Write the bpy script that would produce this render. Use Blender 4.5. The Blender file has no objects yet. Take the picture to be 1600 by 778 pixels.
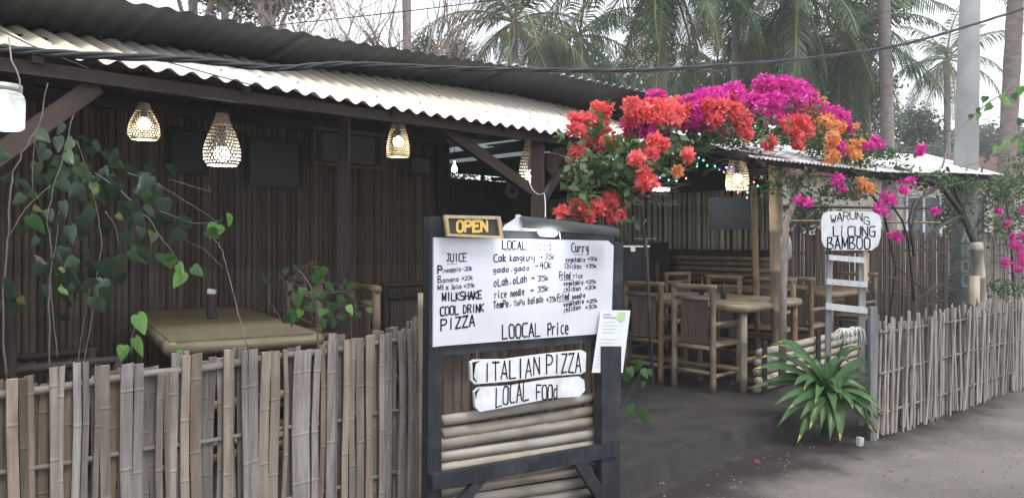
import bpy, math, random
from mathutils import Vector, Matrix
R = math.radians
random.seed(7)
sc = bpy.context.scene
# ------------------------------------------------------------------ camera, world, sun, exposure
HC, F = 1.5, 1200.0          # camera height, focal length in photo pixels (1600 wide)
cam = bpy.data.cameras.new('camera'); camo = bpy.data.objects.new('camera', cam)
sc.collection.objects.link(camo); sc.camera = camo
camo.location = (0, 0, HC); camo.rotation_euler = (R(90), 0, 0)
cam.sensor_width = 36; cam.lens = 36*F/1600; cam.shift_y = -14/1600
cam.clip_start = .05; cam.clip_end = 2000
w = bpy.data.worlds.new('World'); sc.world = w; w.use_nodes = True
nt = w.node_tree; nt.nodes.clear()
SUN_EL, SUN_AZ = R(62), R(135)
sky = nt.nodes.new('ShaderNodeTexSky'); sky.sky_type = 'NISHITA'; sky.sun_disc = False
sky.sun_elevation = SUN_EL; sky.sun_rotation = SUN_AZ; sky.dust_density = 6; sky.air_density = 1.5
mixs = nt.nodes.new('ShaderNodeMix'); mixs.data_type = 'RGBA'; mixs.inputs[0].default_value = .86
tc = nt.nodes.new('ShaderNodeTexCoord'); nz = nt.nodes.new('ShaderNodeTexNoise'); nz.inputs['Scale'].default_value = 2.2
nz.inputs['Detail'].default_value = 5
rp = nt.nodes.new('ShaderNodeValToRGB')
rp.color_ramp.elements[0].position = .35; rp.color_ramp.elements[0].color = (12.6, 13.4, 14.6, 1)
rp.color_ramp.elements[1].position = .65; rp.color_ramp.elements[1].color = (15.0, 15.2, 15.6, 1)
bg = nt.nodes.new('ShaderNodeBackground'); bg.inputs[1].default_value = .1
wo = nt.nodes.new('ShaderNodeOutputWorld')
nt.links.new(tc.outputs['Generated'], nz.inputs['Vector']); nt.links.new(nz.outputs['Fac'], rp.inputs[0])
nt.links.new(sky.outputs[0], mixs.inputs[6]); nt.links.new(rp.outputs[0], mixs.inputs[7])
nt.links.new(mixs.outputs[2], bg.inputs[0]); nt.links.new(bg.outputs[0], wo.inputs[0])
sl = bpy.data.lights.new('sun', 'SUN'); sl.energy = 1.9; sl.angle = R(18); sl.color = (1, .96, .9)
so = bpy.data.objects.new('sun', sl); sc.collection.objects.link(so)
so.rotation_euler = (R(90)-SUN_EL, 0, math.pi-SUN_AZ)
sc.view_settings.view_transform = 'Standard'; sc.view_settings.look = 'None'
sc.view_settings.exposure = .35; sc.view_settings.gamma = 1
sc.cycles.max_bounces = 6; sc.cycles.volume_bounces = 1; sc.cycles.transparent_max_bounces = 16

# ------------------------------------------------------------------ frames and helpers
C45 = math.sqrt(.5)
def W(u, v, z=0): return Vector(((u-v)*C45, (u+v)*C45, z))        # street frame: u along the facade, v into the building
def at(px, py, t): return Vector(((px-800)/F*t, t, HC-(py-375)/F*t))
def atv(px, py, v):
    r = (px-800)/F; return at(px, py, v/(C45*(1-r)))
def atz(px, py, z): return at(px, py, (HC-z)*F/(py-375))
def uvz(p): return ((p.x+p.y)*C45, (p.y-p.x)*C45, p.z)
WM = {}
I4 = Matrix.Identity(4)
F45 = Matrix.Rotation(R(45), 4, 'Z')
def link(o, parent=None, M=I4, kind=None):
    sc.collection.objects.link(o)
    if parent is not None:
        o.parent = parent; o.matrix_basis = WM[parent.name].inverted() @ M
    else: o.matrix_basis = M
    WM[o.name] = M.copy()
    if kind: o['kind'] = kind
    return o
def root(name, label, cat, loc, rz=0, group=None):
    o = bpy.data.objects.new(name, None); o.empty_display_size = .1
    link(o, None, Matrix.Translation(Vector(loc)) @ Matrix.Rotation(rz, 4, 'Z'))
    return tag(o, label, cat, group)
def tag(o, label, cat, group=None):
    o['label'] = label; o['category'] = cat
    if group: o['group'] = group
    return o
def frame_from(z, hint=None):
    z = z.normalized()
    h = hint or (Vector((0, 0, 1)) if abs(z.z) < .95 else Vector((0, 1, 0)))
    x = h.cross(z).normalized(); y = z.cross(x)
    return Matrix((x, y, z)).transposed()
class MB:
    def __init__(s): s.v = []; s.f = []; s.m = []; s.mi = 0
    def add(s, vs, fs):
        b = len(s.v); s.v += [tuple(q) for q in vs]
        for f in fs: s.f.append(tuple(i+b for i in f)); s.m.append(s.mi)
    def box(s, c, d, M=None):
        x, y, z = d[0]/2, d[1]/2, d[2]/2; c = Vector(c)
        vs = [Vector((i*x, j*y, k*z)) for k in (-1, 1) for j in (-1, 1) for i in (-1, 1)]
        if M is not None: vs = [M @ q for q in vs]
        s.add([c+q for q in vs], [(0, 2, 3, 1), (4, 5, 7, 6), (0, 1, 5, 4), (2, 6, 7, 3), (0, 4, 6, 2), (1, 3, 7, 5)])
    def beam(s, a, b, wd, ht):
        a, b = Vector(a), Vector(b); M = frame_from(b-a); s.box((a+b)/2, (wd, ht, (b-a).length), M)
    def tube(s, pts, rad, n=6, cap=True):
        pts = [Vector(p) for p in pts]
        if not hasattr(rad, '__len__'): rad = [rad]*len(pts)
        vs = []; fs = []; hint = None
        for i, p in enumerate(pts):
            d = (pts[min(i+1, len(pts)-1)]-pts[max(i-1, 0)])
            if d.length < 1e-7: d = Vector((0, 0, 1))
            d.normalize()
            if hint is None: M = frame_from(d)
            else:
                x = (hint - d*hint.dot(d)).normalized(); M = Matrix((x, d.cross(x), d)).transposed()
            hint = M.col[0].copy() if hasattr(M.col[0], 'copy') else Vector(M.col[0])
            for k in range(n):
                a = 2*math.pi*k/n; vs.append(p + M @ Vector((math.cos(a)*rad[i], math.sin(a)*rad[i], 0)))
        for i in range(len(pts)-1):
            for k in range(n):
                k2 = (k+1) % n; fs.append((i*n+k, i*n+k2, (i+1)*n+k2, (i+1)*n+k))
        if cap: fs += [tuple(range(n))[::-1], tuple((len(pts)-1)*n+k for k in range(n))]
        s.add(vs, fs)
    def lathe(s, c, prof, n=16):
        c = Vector(c); vs = []; fs = []
        for r, z in prof:
            for k in range(n):
                a = 2*math.pi*k/n; vs.append(c+Vector((r*math.cos(a), r*math.sin(a), z)))
        for i in range(len(prof)-1):
            for k in range(n):
                k2 = (k+1) % n; fs.append((i*n+k, i*n+k2, (i+1)*n+k2, (i+1)*n+k))
        s.add(vs, fs)
    def mesh(s, name, mats, smooth=False):
        me = bpy.data.meshes.new(name); me.from_pydata(s.v, [], s.f)
        for m in (mats if isinstance(mats, (list, tuple)) else [mats]): me.materials.append(m)
        if any(s.m): me.polygons.foreach_set('material_index', s.m)
        if smooth: me.polygons.foreach_set('use_smooth', [True]*len(s.f))
        me.update(); return me
    def build(s, name, mats, parent=None, smooth=False, kind=None, base=None):
        """verts are in world space; the object's origin is the parent's frame (or base)"""
        M = WM[parent.name] if parent is not None else I4
        if base is not None: M = Matrix.Translation(base)
        if M != I4:
            Mi = M.inverted(); s.v = [tuple(Mi @ Vector(q)) for q in s.v]
        o = bpy.data.objects.new(name, s.mesh(name, mats, smooth))
        return link(o, parent, M, kind)
# ------------------------------------------------------------------ materials
def lin(c): return tuple(((x/255)/12.92 if x/255 <= .04045 else ((x/255+.055)/1.055)**2.4) for x in c)
def nodes(name):
    m = bpy.data.materials.new(name); m.use_nodes = True; t = m.node_tree
    return m, t, t.nodes['Principled BSDF']
def grain(name, c1, c2, scale=(30, 30, 3), rough=.75, rnd=.35, bump=.3, dirt=None, spec=.3, hue=.02, fine=1.0):
    m, t, b = nodes(name); N = t.nodes.new; L = t.links.new
    co = N('ShaderNodeTexCoord'); mp = N('ShaderNodeMapping'); mp.inputs['Scale'].default_value = scale
    oi = N('ShaderNodeObjectInfo'); mul = N('ShaderNodeMath'); mul.operation = 'MULTIPLY'; mul.inputs[1].default_value = 37
    L(oi.outputs['Random'], mul.inputs[0]); cx = N('ShaderNodeCombineXYZ')
    for i in range(3): L(mul.outputs[0], cx.inputs[i])
    L(cx.outputs[0], mp.inputs['Location']); L(co.outputs['Object'], mp.inputs['Vector'])
    n1 = N('ShaderNodeTexNoise'); n1.inputs['Scale'].default_value = fine; n1.inputs['Detail'].default_value = 6; n1.inputs['Roughness'].default_value = .65
    L(mp.outputs[0], n1.inputs['Vector'])
    r = N('ShaderNodeValToRGB'); r.color_ramp.elements[0].position = .3; r.color_ramp.elements[1].position = .7
    r.color_ramp.elements[0].color = (*c1, 1); r.color_ramp.elements[1].color = (*c2, 1)
    L(n1.outputs['Fac'], r.inputs[0]); out = r.outputs[0]
    if dirt:
        n2 = N('ShaderNodeTexNoise'); n2.inputs['Scale'].default_value = dirt[1]; n2.inputs['Detail'].default_value = 5
        L(co.outputs['Object'], n2.inputs['Vector'])
        r2 = N('ShaderNodeMapRange'); r2.inputs[1].default_value = .5; r2.inputs[2].default_value = .72; r2.inputs[4].default_value = dirt[2]
        L(n2.outputs['Fac'], r2.inputs[0])
        mx = N('ShaderNodeMix'); mx.data_type = 'RGBA'; L(r2.outputs[0], mx.inputs[0]); L(out, mx.inputs[6]); mx.inputs[7].default_value = (*dirt[0], 1); out = mx.outputs[2]
    if rnd:
        hs = N('ShaderNodeHueSaturation'); mr = N('ShaderNodeMapRange'); mr.inputs[3].default_value = 1-rnd; mr.inputs[4].default_value = 1+rnd
        L(oi.outputs['Random'], mr.inputs[0]); L(mr.outputs[0], hs.inputs['Value'])
        wn = N('ShaderNodeTexWhiteNoise'); wn.noise_dimensions = '1D'; L(oi.outputs['Random'], wn.inputs['W'])
        mh = N('ShaderNodeMapRange'); mh.inputs[3].default_value = .55; mh.inputs[4].default_value = 1.1; L(wn.outputs['Value'], mh.inputs[0]); L(mh.outputs[0], hs.inputs['Saturation'])
        L(out, hs.inputs['Color']); out = hs.outputs[0]
    L(out, b.inputs['Base Color']); b.inputs['Roughness'].default_value = rough; b.inputs['Specular IOR Level'].default_value = spec
    if bump:
        bp = N('ShaderNodeBump'); bp.inputs['Strength'].default_value = bump; bp.inputs['Distance'].default_value = .01
        L(n1.outputs['Fac'], bp.inputs['Height']); L(bp.outputs[0], b.inputs['Normal'])
    return m
def foliage(name, cols, rough=.5, trans=.3, obj=False, spec=.4):
    m, t, b = nodes(name); N = t.nodes.new; L = t.links.new
    if obj: g = N('ShaderNodeObjectInfo'); src = g.outputs['Random']
    else: g = N('ShaderNodeNewGeometry'); src = g.outputs['Random Per Island']
    r = N('ShaderNodeValToRGB'); r.color_ramp.interpolation = 'LINEAR'
    while len(r.color_ramp.elements) < len(cols): r.color_ramp.elements.new(.5)
    for i, c in enumerate(cols):
        r.color_ramp.elements[i].position = i/max(1, len(cols)-1); r.color_ramp.elements[i].color = (*c, 1)
    L(src, r.inputs[0]); out = r.outputs[0]
    co = N('ShaderNodeTexCoord'); n = N('ShaderNodeTexNoise'); n.inputs['Scale'].default_value = 25; L(co.outputs['Object'], n.inputs['Vector'])
    hs = N('ShaderNodeHueSaturation'); mr = N('ShaderNodeMapRange'); mr.inputs[3].default_value = .7; mr.inputs[4].default_value = 1.3
    L(n.outputs['Fac'], mr.inputs[0]); L(mr.outputs[0], hs.inputs['Value']); L(out, hs.inputs['Color'])
    L(hs.outputs[0], b.inputs['Base Color']); b.inputs['Roughness'].default_value = rough; b.inputs['Specular IOR Level'].default_value = spec
    if trans:
        tr = N('ShaderNodeBsdfTranslucent'); L(hs.outputs[0], tr.inputs['Color']); mx = N('ShaderNodeMixShader'); mx.inputs[0].default_value = trans
        L(b.outputs[0], mx.inputs[1]); L(tr.outputs[0], mx.inputs[2]); L(mx.outputs[0], t.nodes['Material Output'].inputs['Surface'])
    return m
def plain(name, c, rough=.6, metal=0, spec=.4, emit=None, es=0, mott=.12, scale=8):
    m, t, b = nodes(name); N = t.nodes.new; L = t.links.new
    co = N('ShaderNodeTexCoord'); n = N('ShaderNodeTexNoise'); n.inputs['Scale'].default_value = scale; n.inputs['Detail'].default_value = 6
    L(co.outputs['Object'], n.inputs['Vector']); r = N('ShaderNodeValToRGB')
    r.color_ramp.elements[0].position = .3; r.color_ramp.elements[1].position = .7
    r.color_ramp.elements[0].color = (*[x*(1-mott) for x in c], 1); r.color_ramp.elements[1].color = (*[min(1, x*(1+mott)) for x in c], 1)
    L(n.outputs['Fac'], r.inputs[0]); L(r.outputs[0], b.inputs['Base Color'])
    b.inputs['Roughness'].default_value = rough; b.inputs['Metallic'].default_value = metal; b.inputs['Specular IOR Level'].default_value = spec
    if emit: b.inputs['Emission Color'].default_value = (*emit, 1); b.inputs['Emission Strength'].default_value = es
    return m
def glass(name, tint=(.9, .95, .95)):
    m, t, b = nodes(name); b.inputs['Base Color'].default_value = (*tint, 1); b.inputs['Roughness'].default_value = .08
    b.inputs['Transmission Weight'].default_value = .35; b.inputs['IOR'].default_value = 1.05; b.inputs['Alpha'].default_value = .28
    return m
M = {}
M['fence'] = grain('weathered_bamboo_slat', (.125, .108, .098), (.295, .265, .25), (45, 45, 3.5), .85, .3, .5, dirt=((.075, .058, .048), 2.6, .9))
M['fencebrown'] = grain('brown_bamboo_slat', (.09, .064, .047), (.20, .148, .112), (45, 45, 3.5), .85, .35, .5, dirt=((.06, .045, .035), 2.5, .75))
M['fencetan'] = grain('tan_bamboo_slat', (.15, .12, .088), (.30, .245, .19), (45, 45, 3.5), .8, .25, .5, dirt=((.075, .055, .04), 2.8, .85))
M['fence2'] = grain('weathered_bamboo_slat_pale', (.16, .14, .12), (.38, .345, .31), (60, 60, 5), .85, .38, .4, dirt=((.1, .085, .07), 3, .7))
M['rail'] = grain('bleached_bamboo_rail', (.10, .088, .078), (.21, .19, .175), (30, 30, 4), .7, .15, .3)
M['yellow_pole'] = grain('yellow_bamboo_pole', (.30, .17, .075), (.46, .30, .15), (25, 25, 2), .55, .1, .3, dirt=((.12, .07, .04), 6, .6))
M['bamboo'] = grain('furniture_bamboo', (.18, .125, .072), (.31, .22, .13), (30, 30, 4), .5, .2, .25, dirt=((.07, .05, .035), 5, .6))
M['bamboo_lit'] = grain('table_bamboo', (.115, .097, .055), (.205, .176, .105), (30, 30, 4), .5, .12, .25, dirt=((.10, .075, .04), 3, .5))
M['bamboo_pale'] = grain('pale_bamboo', (.30, .24, .17), (.47, .42, .34), (30, 30, 3), .5, .15, .25, dirt=((.15, .11, .07), 5, .6))
M['bamboo_pillar'] = grain('pillar_bamboo', (.20, .155, .11), (.34, .28, .21), (30, 30, 2), .5, .1, .25, dirt=((.12, .08, .055), 4, .6))
M['bamboo_grey'] = grain('grey_bamboo_pole', (.24, .205, .165), (.42, .375, .32), (30, 30, 3), .5, .15, .25, dirt=((.13, .11, .09), 6, .6))
M['wall'] = grain('brown_bamboo_wall', (.070, .052, .042), (.14, .108, .085), (40, 40, 3), .7, .3, .3, dirt=((.03, .022, .017), 3, .6))
M['bar'] = grain('bar_wall_bamboo', (.32, .28, .19), (.52, .47, .34), (40, 40, 3), .5, .3, .3, dirt=((.06, .045, .03), 4, .7))
M['darkfence'] = grain('dark_back_fence', (.05, .035, .028), (.13, .095, .075), (50, 50, 4), .8, .45, .3)
M['woodbrown'] = grain('brown_timber', (.026, .02, .019), (.054, .041, .037), (30, 30, 3), .7, .15, .3)
M['woodred'] = grain('reddish_timber', (.042, .028, .025), (.075, .048, .041), (30, 30, 3), .6, .1, .3)
M['weave'] = grain('brown_slat_backing', (.10, .07, .05), (.22, .16, .12), (50, 50, 4), .7, .3, .3)
M['roof'] = grain('cream_corrugated_sheet', (.74, .66, .545), (.79, .715, .605), (3, 3, 3), .55, .05, 0, dirt=((.6, .55, .47), 6, .35), spec=.4)
M['roofwhite'] = grain('white_zinc_sheet', (.66, .67, .68), (.8, .81, .82), (4, 4, 4), .45, .05, 0, dirt=((.4, .36, .32), 5, .5))
M['roofdark'] = grain('dark_zinc_sheet', (.038, .042, .045), (.075, .08, .082), (2, 2, 2), .6, .08, 0, dirt=((.10, .105, .10), 1.5, .5))  # dark grey sheet with lighter grey patches
M['clear'] = foliage('translucent_roof_sheet', [(.5, .56, .56), (.55, .6, .6)], .4, .6)
M['blackpaint'] = grain('black_painted_timber', (.012, .014, .02), (.03, .033, .042), (30, 30, 3), .5, .05, .3, dirt=((.07, .07, .075), 9, .5))
M['white'] = plain('white_painted_board', (.60, .625, .70), .5, mott=.06, scale=5)
M['whiterough'] = grain('chalky_white_board', (.62, .64, .68), (.8, .81, .84), (20, 20, 20), .7, 0, .1, dirt=((.45, .45, .46), 8, .5))
M['ink'] = plain('black_marker', (.012, .012, .016), .9, spec=.05)
M['inkgrey'] = plain('glare_washed_marker', (.10, .10, .13), .9, spec=.05)  # paler ink paints in the lamp flare washing out the header
M['yellow'] = plain('yellow_paint', (.75, .48, .12), .5)
M['framewood'] = grain('yellow_wood_trim', (.40, .26, .10), (.58, .42, .2), (40, 40, 5), .5, .1, .2)
M['framewood2'] = grain('dull_frame_wood', (.10, .08, .055), (.18, .145, .10), (40, 40, 5), .6, .1, .2)
M['slate'] = plain('dark_slate_paint', (.035, .042, .04), .7)
M['chalkboard'] = plain('chalkboard_dark', (.02, .028, .028), .45, spec=.5)
M['chalk'] = plain('faded_chalk', (.12, .13, .13), .9)
M['greywood'] = grain('grey_weathered_timber', (.14, .145, .15), (.30, .31, .32), (40, 40, 4), .85, .15, .4)
M['whitewash'] = grain('whitewashed_timber', (.38, .40, .42), (.66, .68, .70), (40, 40, 6), .8, .1, .3)
M['soil'] = plain('packed_dark_soil', (.030, .026, .027), .95, mott=.4, scale=5)
M['concrete'] = plain('grey_concrete', (.30, .31, .31), .85, mott=.15, scale=3)
M['trunk'] = grain('palm_trunk_bark', (.18, .15, .14), (.34, .29, .27), (6, 6, 14), .9, .12, .6)
M['bark'] = grain('grey_brown_bark', (.20, .145, .13), (.38, .30, .27), (20, 20, 8), .9, .15, .5)
M['barkdark'] = grain('dark_bark', (.035, .028, .025), (.10, .08, .07), (20, 20, 8), .9, .15, .5)
M['vine'] = grain('vine_stem', (.09, .075, .07), (.19, .16, .15), (60, 60, 20), .8, .2, .2)
M['palm'] = foliage('palm_leaflets', [(.03, .075, .042), (.055, .12, .058), (.10, .165, .075)], .45, .3)
M['palmold'] = foliage('yellowing_palm_leaflets', [(.07, .095, .045), (.13, .14, .06), (.12, .12, .05)], .5, .3)
M['rachis'] = plain('palm_rachis', (.20, .20, .08), .5)
M['coconut'] = plain('coconut_husk', (.34, .20, .08), .5)
M['treeleaf'] = foliage('tree_leaves', [(.03, .05, .022), (.055, .085, .035), (.09, .12, .05)], .5, .3)
M['farleaf'] = foliage('distant_leaves', [(.05, .075, .045), (.08, .11, .06)], .6, .3)
M['vineleaf'] = foliage('dark_vine_leaf', [(.026, .048, .032), (.04, .07, .043), (.058, .088, .045)], .4, .25, obj=True)
M['midleaf'] = foliage('green_vine_leaf', [(.05, .13, .04), (.08, .17, .06)], .4, .3, obj=True)
M['youngleaf'] = foliage('young_light_leaf', [(.14, .32, .08), (.20, .40, .12)], .4, .35, obj=True)
M['bouleaf'] = foliage('bougainvillea_leaf', [(.04, .085, .03), (.07, .13, .05), (.12, .19, .07)], .45, .3)
M['coral'] = foliage('coral_bracts', [(.80, .10, .11), (.88, .17, .18), (.92, .32, .30)], .6, .45)
M['magenta'] = foliage('magenta_bracts', [(.62, .02, .32), (.76, .045, .44), (.84, .14, .55)], .6, .35)
M['orange'] = foliage('orange_bracts', [(.78, .28, .08), (.84, .40, .14), (.85, .48, .26)], .6, .35)
M['lily'] = foliage('lily_leaf', [(.045, .11, .04), (.08, .17, .06)], .35, .2, obj=True)
M['lilytip'] = plain('yellowed_leaf_edge', (.42, .33, .10), .6)
M['grit'] = plain('road_stone', (.17, .155, .145), .95, mott=.5, scale=30)
M['petal'] = plain('white_petal', (.78, .80, .74), .5)
M['cable'] = plain('black_cable', (.02, .022, .026), .5)
M['string'] = plain('twisted_pale_cord', (.3, .24, .22), .8)
M['basket'] = grain('woven_lantern_basket', (.28, .23, .16), (.45, .38, .28), (60, 60, 60), .7, .1, .1)
M['tin'] = plain('galvanised_lid', (.45, .46, .42), .4, metal=.6)
M['glass'] = glass('jar_glass')
M['paper'] = plain('laminated_paper', (.72, .75, .80), .25, mott=.02)
M['paperink'] = plain('small_print', (.35, .36, .42), .6)
M['printgreen'] = plain('printed_green_leaf', (.42, .56, .32), .4)
M['housewall'] = plain('cream_render', (.62, .57, .48), .9)
M['window'] = plain('far_window_glass', (.10, .12, .13), .15)
M['darkcab'] = plain('black_cabinet', (.012, .014, .02), .4)
M['chrome'] = plain('chrome', (.6, .6, .6), .25, metal=.9)
M['terracotta'] = plain('dark_tile', (.12, .06, .045), .8)
def bulbmat(name, c, s): return plain(name, (1, 1, 1), .5, emit=c, es=s)
M['bulbwarm'] = bulbmat('warm_bulb', (1, .88, .62), 12); M['bulbwhite'] = bulbmat('white_bulb', (.93, .96, 1), 14); M['bulbjar'] = bulbmat('jar_bulb', (.93, .97, 1), 10)
for n_, c_ in (('red', (1, .12, .12)), ('green', (.05, 1, .35)), ('blue', (.1, .15, 1)), ('cyan', (.2, .6, 1))): M['f'+n_] = bulbmat('fairy_'+n_, c_, 5)

def ground_mat():
    m, t, b = nodes('dusty_road'); N = t.nodes.new; L = t.links.new
    co = N('ShaderNodeTexCoord')
    def noise(s, d=6, ro=.6):
        n = N('ShaderNodeTexNoise'); n.inputs['Scale'].default_value = s; n.inputs['Detail'].default_value = d; n.inputs['Roughness'].default_value = ro
        L(co.outputs['Object'], n.inputs['Vector']); return n
    a = noise(.9); r = N('ShaderNodeValToRGB'); r.color_ramp.elements[0].position = .35; r.color_ramp.elements[1].position = .65
    r.color_ramp.elements[0].color = (.12, .109, .103, 1); r.color_ramp.elements[1].color = (.20, .182, .172, 1); L(a.outputs['Fac'], r.inputs[0])
    c = noise(45, 6, .85); mr = N('ShaderNodeMapRange'); mr.inputs[1].default_value = .3; mr.inputs[2].default_value = .7; mr.inputs[3].default_value = .7; mr.inputs[4].default_value = 1.2
    L(c.outputs['Fac'], mr.inputs[0]); hs = N('ShaderNodeHueSaturation'); L(mr.outputs[0], hs.inputs['Value']); L(r.outputs[0], hs.inputs['Color'])
    sp = N('ShaderNodeSeparateXYZ'); L(co.outputs['Object'], sp.inputs[0])
    def mth(op, a_, b_, c_=None):
        q = N('ShaderNodeMath'); q.operation = op
        for i, x in enumerate((a_, b_)):
            if isinstance(x, (int, float)): q.inputs[i].default_value = x
            else: L(x, q.inputs[i])
        return q.outputs[0]
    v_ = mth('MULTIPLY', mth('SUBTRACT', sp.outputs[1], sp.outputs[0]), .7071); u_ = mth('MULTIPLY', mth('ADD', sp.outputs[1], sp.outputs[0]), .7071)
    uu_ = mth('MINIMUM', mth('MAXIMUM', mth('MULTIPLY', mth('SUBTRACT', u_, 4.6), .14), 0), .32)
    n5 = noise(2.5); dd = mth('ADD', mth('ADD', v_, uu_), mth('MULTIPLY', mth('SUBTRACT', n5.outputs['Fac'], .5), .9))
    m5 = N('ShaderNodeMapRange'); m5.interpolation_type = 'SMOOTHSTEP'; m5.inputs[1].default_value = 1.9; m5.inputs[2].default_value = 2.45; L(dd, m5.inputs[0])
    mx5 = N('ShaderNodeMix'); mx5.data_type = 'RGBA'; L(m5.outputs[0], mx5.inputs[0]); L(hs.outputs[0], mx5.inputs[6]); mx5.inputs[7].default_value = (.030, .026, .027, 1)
    L(mx5.outputs[2], b.inputs['Base Color']); b.inputs['Roughness'].default_value = .95; b.inputs['Specular IOR Level'].default_value = .2
    bp = N('ShaderNodeBump'); bp.inputs['Strength'].default_value = .4; bp.inputs['Distance'].default_value = .01; L(c.outputs['Fac'], bp.inputs['Height']); L(bp.outputs[0], b.inputs['Normal'])
    return m
M['road'] = ground_mat()

# ------------------------------------------------------------------ bamboo pole (own local frame, z along the pole)
def ring_profile(L, r0, r1, seg, k=8, rnd=random):
    prof = []; n = max(1, round(L/seg)); off = rnd.uniform(.2, .8)
    zs = [0]; z = seg*off
    while z < L-.02:
        zs.append(z); z += seg*rnd.uniform(.85, 1.15)
    out = [(0, 1.0)]
    for z in zs[1:]: out += [(z-.012, 1.0), (z-.004, 1.1), (z+.002, 1.02), (z+.006, 1.08), (z+.014, .99)]
    out.append((L, 1.0))
    res = []; last = -1
    for z, s in out:
        z = max(0, min(L, z))
        if z <= last+1e-4: continue
        last = z; rr = (r0+(r1-r0)*z/L)*s; res.append((rr, z))
    return res
def pole(name, a, b, r0, mat, parent=None, r1=None, seg=.27, n=8, bend=0, kind=None):
    a, b = Vector(a), Vector(b); L = (b-a).length; r1 = r0*.95 if r1 is None else r1
    prof = ring_profile(L, r0, r1, seg); mb = MB()
    ph = random.uniform(0, 6.28)
    pts = [Vector((math.cos(ph)*bend*math.sin(math.pi*z/L), math.sin(ph)*bend*math.sin(math.pi*z/L), z)) for r, z in prof]
    mb.tube(pts, [r for r, z in prof], n)
    Mx = Matrix.Translation(a) @ frame_from(b-a).to_4x4()
    return link(bpy.data.objects.new(name, mb.mesh(name, mat, n > 6)), parent, Mx, kind)
def beam(name, a, b, wd, ht, mat, parent):
    a, b = Vector(a), Vector(b); mb = MB(); L = (b-a).length; mb.box((0, 0, L/2), (wd, ht, L))
    Mx = Matrix.Translation(a) @ frame_from(b-a).to_4x4()
    return link(bpy.data.objects.new(name, mb.mesh(name, mat)), parent, Mx)

# ------------------------------------------------------------------ ground
mb = MB(); mb.add([(-150, -40, 0), (150, -40, 0), (150, 200, 0), (-150, 200, 0)], [(0, 1, 2, 3)])
g = mb.build('ground', M['soil']); g['kind'] = 'structure'
mb = MB(); vs = []; n = 90; uu0, uu1 = -20, 40
for i in range(n+1):
    u = uu0+(uu1-uu0)*i/n
    e = 2.6 if u < 5 else 2.6-.1*(u-5)
    vs += [W(u, -4, .004), W(u, e, .004)]
mb.add(vs, [(2*i, 2*i+2, 2*i+3, 2*i+1) for i in range(n)])
g = mb.build('road', M['road']); g['kind'] = 'structure'
# raised earth floor of the pavilion
mb = MB(); edge = []
for i in range(120):
    u = -4+i*.14; e = (3.12 if u < 3.3 else 2.72)+.025*math.sin(u*3.1)+.015*math.sin(u*9)
    edge.append((u, e))
top = [W(u, e+.03, .15) for u, e in edge]; bot = [W(u, e-.03, -.02) for u, e in edge]; bk = [W(u, 12, .15) for u, e in edge]
k = len(edge); mb.add(top+bot+bk, [(k+i, k+i+1, i+1, i) for i in range(k-1)]+[(i, i+1, 2*k+i+1, 2*k+i) for i in range(k-1)])
g = mb.build('earth_floor', M['soil']); g['kind'] = 'structure'

# ------------------------------------------------------------------ pavilion: roofs
pav = root('pavilion', 'long low bamboo restaurant with a cream corrugated roof over its open front', 'building', W(2, 4, .15), R(45))
def corr(name, u0, u1, v0, v1, zf, pitch, amp, mat, parent, nv=6, th=.003, ph=0, res=8, jag=0):
    nu = max(2, int(round((u1-u0)/pitch*res))); mb = MB(); vs = []
    for lay in (0, 1):
        for j in range(nv+1):
            for i in range(nu+1):
                u = u0+(u1-u0)*i/nu; v = v0+(v1-v0)*j/nv
                if j == 0 and jag: v += jag
                z = zf(u, v)+amp*math.cos(2*math.pi*(u+ph)/pitch)-lay*th
                vs.append(W(u, v, z))
    S = (nu+1)*(nv+1); fs = []
    for j in range(nv):
        for i in range(nu):
            a = j*(nu+1)+i; q = (a, a+1, a+nu+2, a+nu+1); fs.append(q); fs.append(tuple(S+x for x in q)[::-1])
    for i in range(nu):
        fs.append((i+1, i, S+i, S+i+1)); a = nv*(nu+1)+i; fs.append((a, a+1, S+a+1, S+a))
    for j in range(nv):
        a = j*(nu+1); fs.append((a, a+nu+1, S+a+nu+1, S+a)); a += nu; fs.append((a+nu+1, a, S+a, S+a+nu+1))
    mb.add(vs, fs); return mb.build(name, mat, parent, smooth=True)
def interp(x, pts):
    if x <= pts[0][0]: return pts[0][1]
    for (a, b), (c, d) in zip(pts, pts[1:]):
        if x <= c: return b+(d-b)*(x-a)/(c-a)
    return pts[-1][1]
ZE = [(-2, 2.64), (.82, 2.66), (2.05, 2.68), (4.1, 2.79), (6.37, 2.825), (8, 2.83)]      # upper sheet, front edge at v=4.1
ZJ = [(-2, 2.57), (.92, 2.59), (2.3, 2.63), (4.6, 2.72), (6.0, 2.68), (8, 2.67)]        # junction at v=4.6
def z_low(u, v):
    e = 2.30+.012*math.sin(u*1.3); return e+(interp(u, ZJ)-e)*(v-3.776)/.824
def z_up(u, v):
    a, b = interp(u, ZE), interp(u, ZJ)
    return a+(b-a)*(v-4.1)/.5 if v < 4.6 else b-.012*(v-4.6)
PIT = .111
u = -1.2; i = 0
while u < 5.5:
    dz = .004*(i % 2)
    corr('roof_sheet', u, u+PIT*8.4, 3.776+random.uniform(-.012, .012), 4.75, lambda a, b, dz=dz: z_low(a, b)+dz, PIT, .0145, M['roof'], pav, nv=5)
    u += PIT*7.8; i += 1
u = -1.2; i = 0
while u < 6.6:
    dz = .02+.005*(i % 2)
    corr('upper_roof_sheet', u, u+PIT*8.5, 4.1+random.uniform(-.03, .02), 6.0, lambda a, b, dz=dz: z_up(a, b)+dz, PIT, .0075, M['roofdark'], pav, nv=8)
    if 6.2 < u+.4 < 8.6: pass
    u += PIT*8; i += 1
u = -1.2
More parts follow.
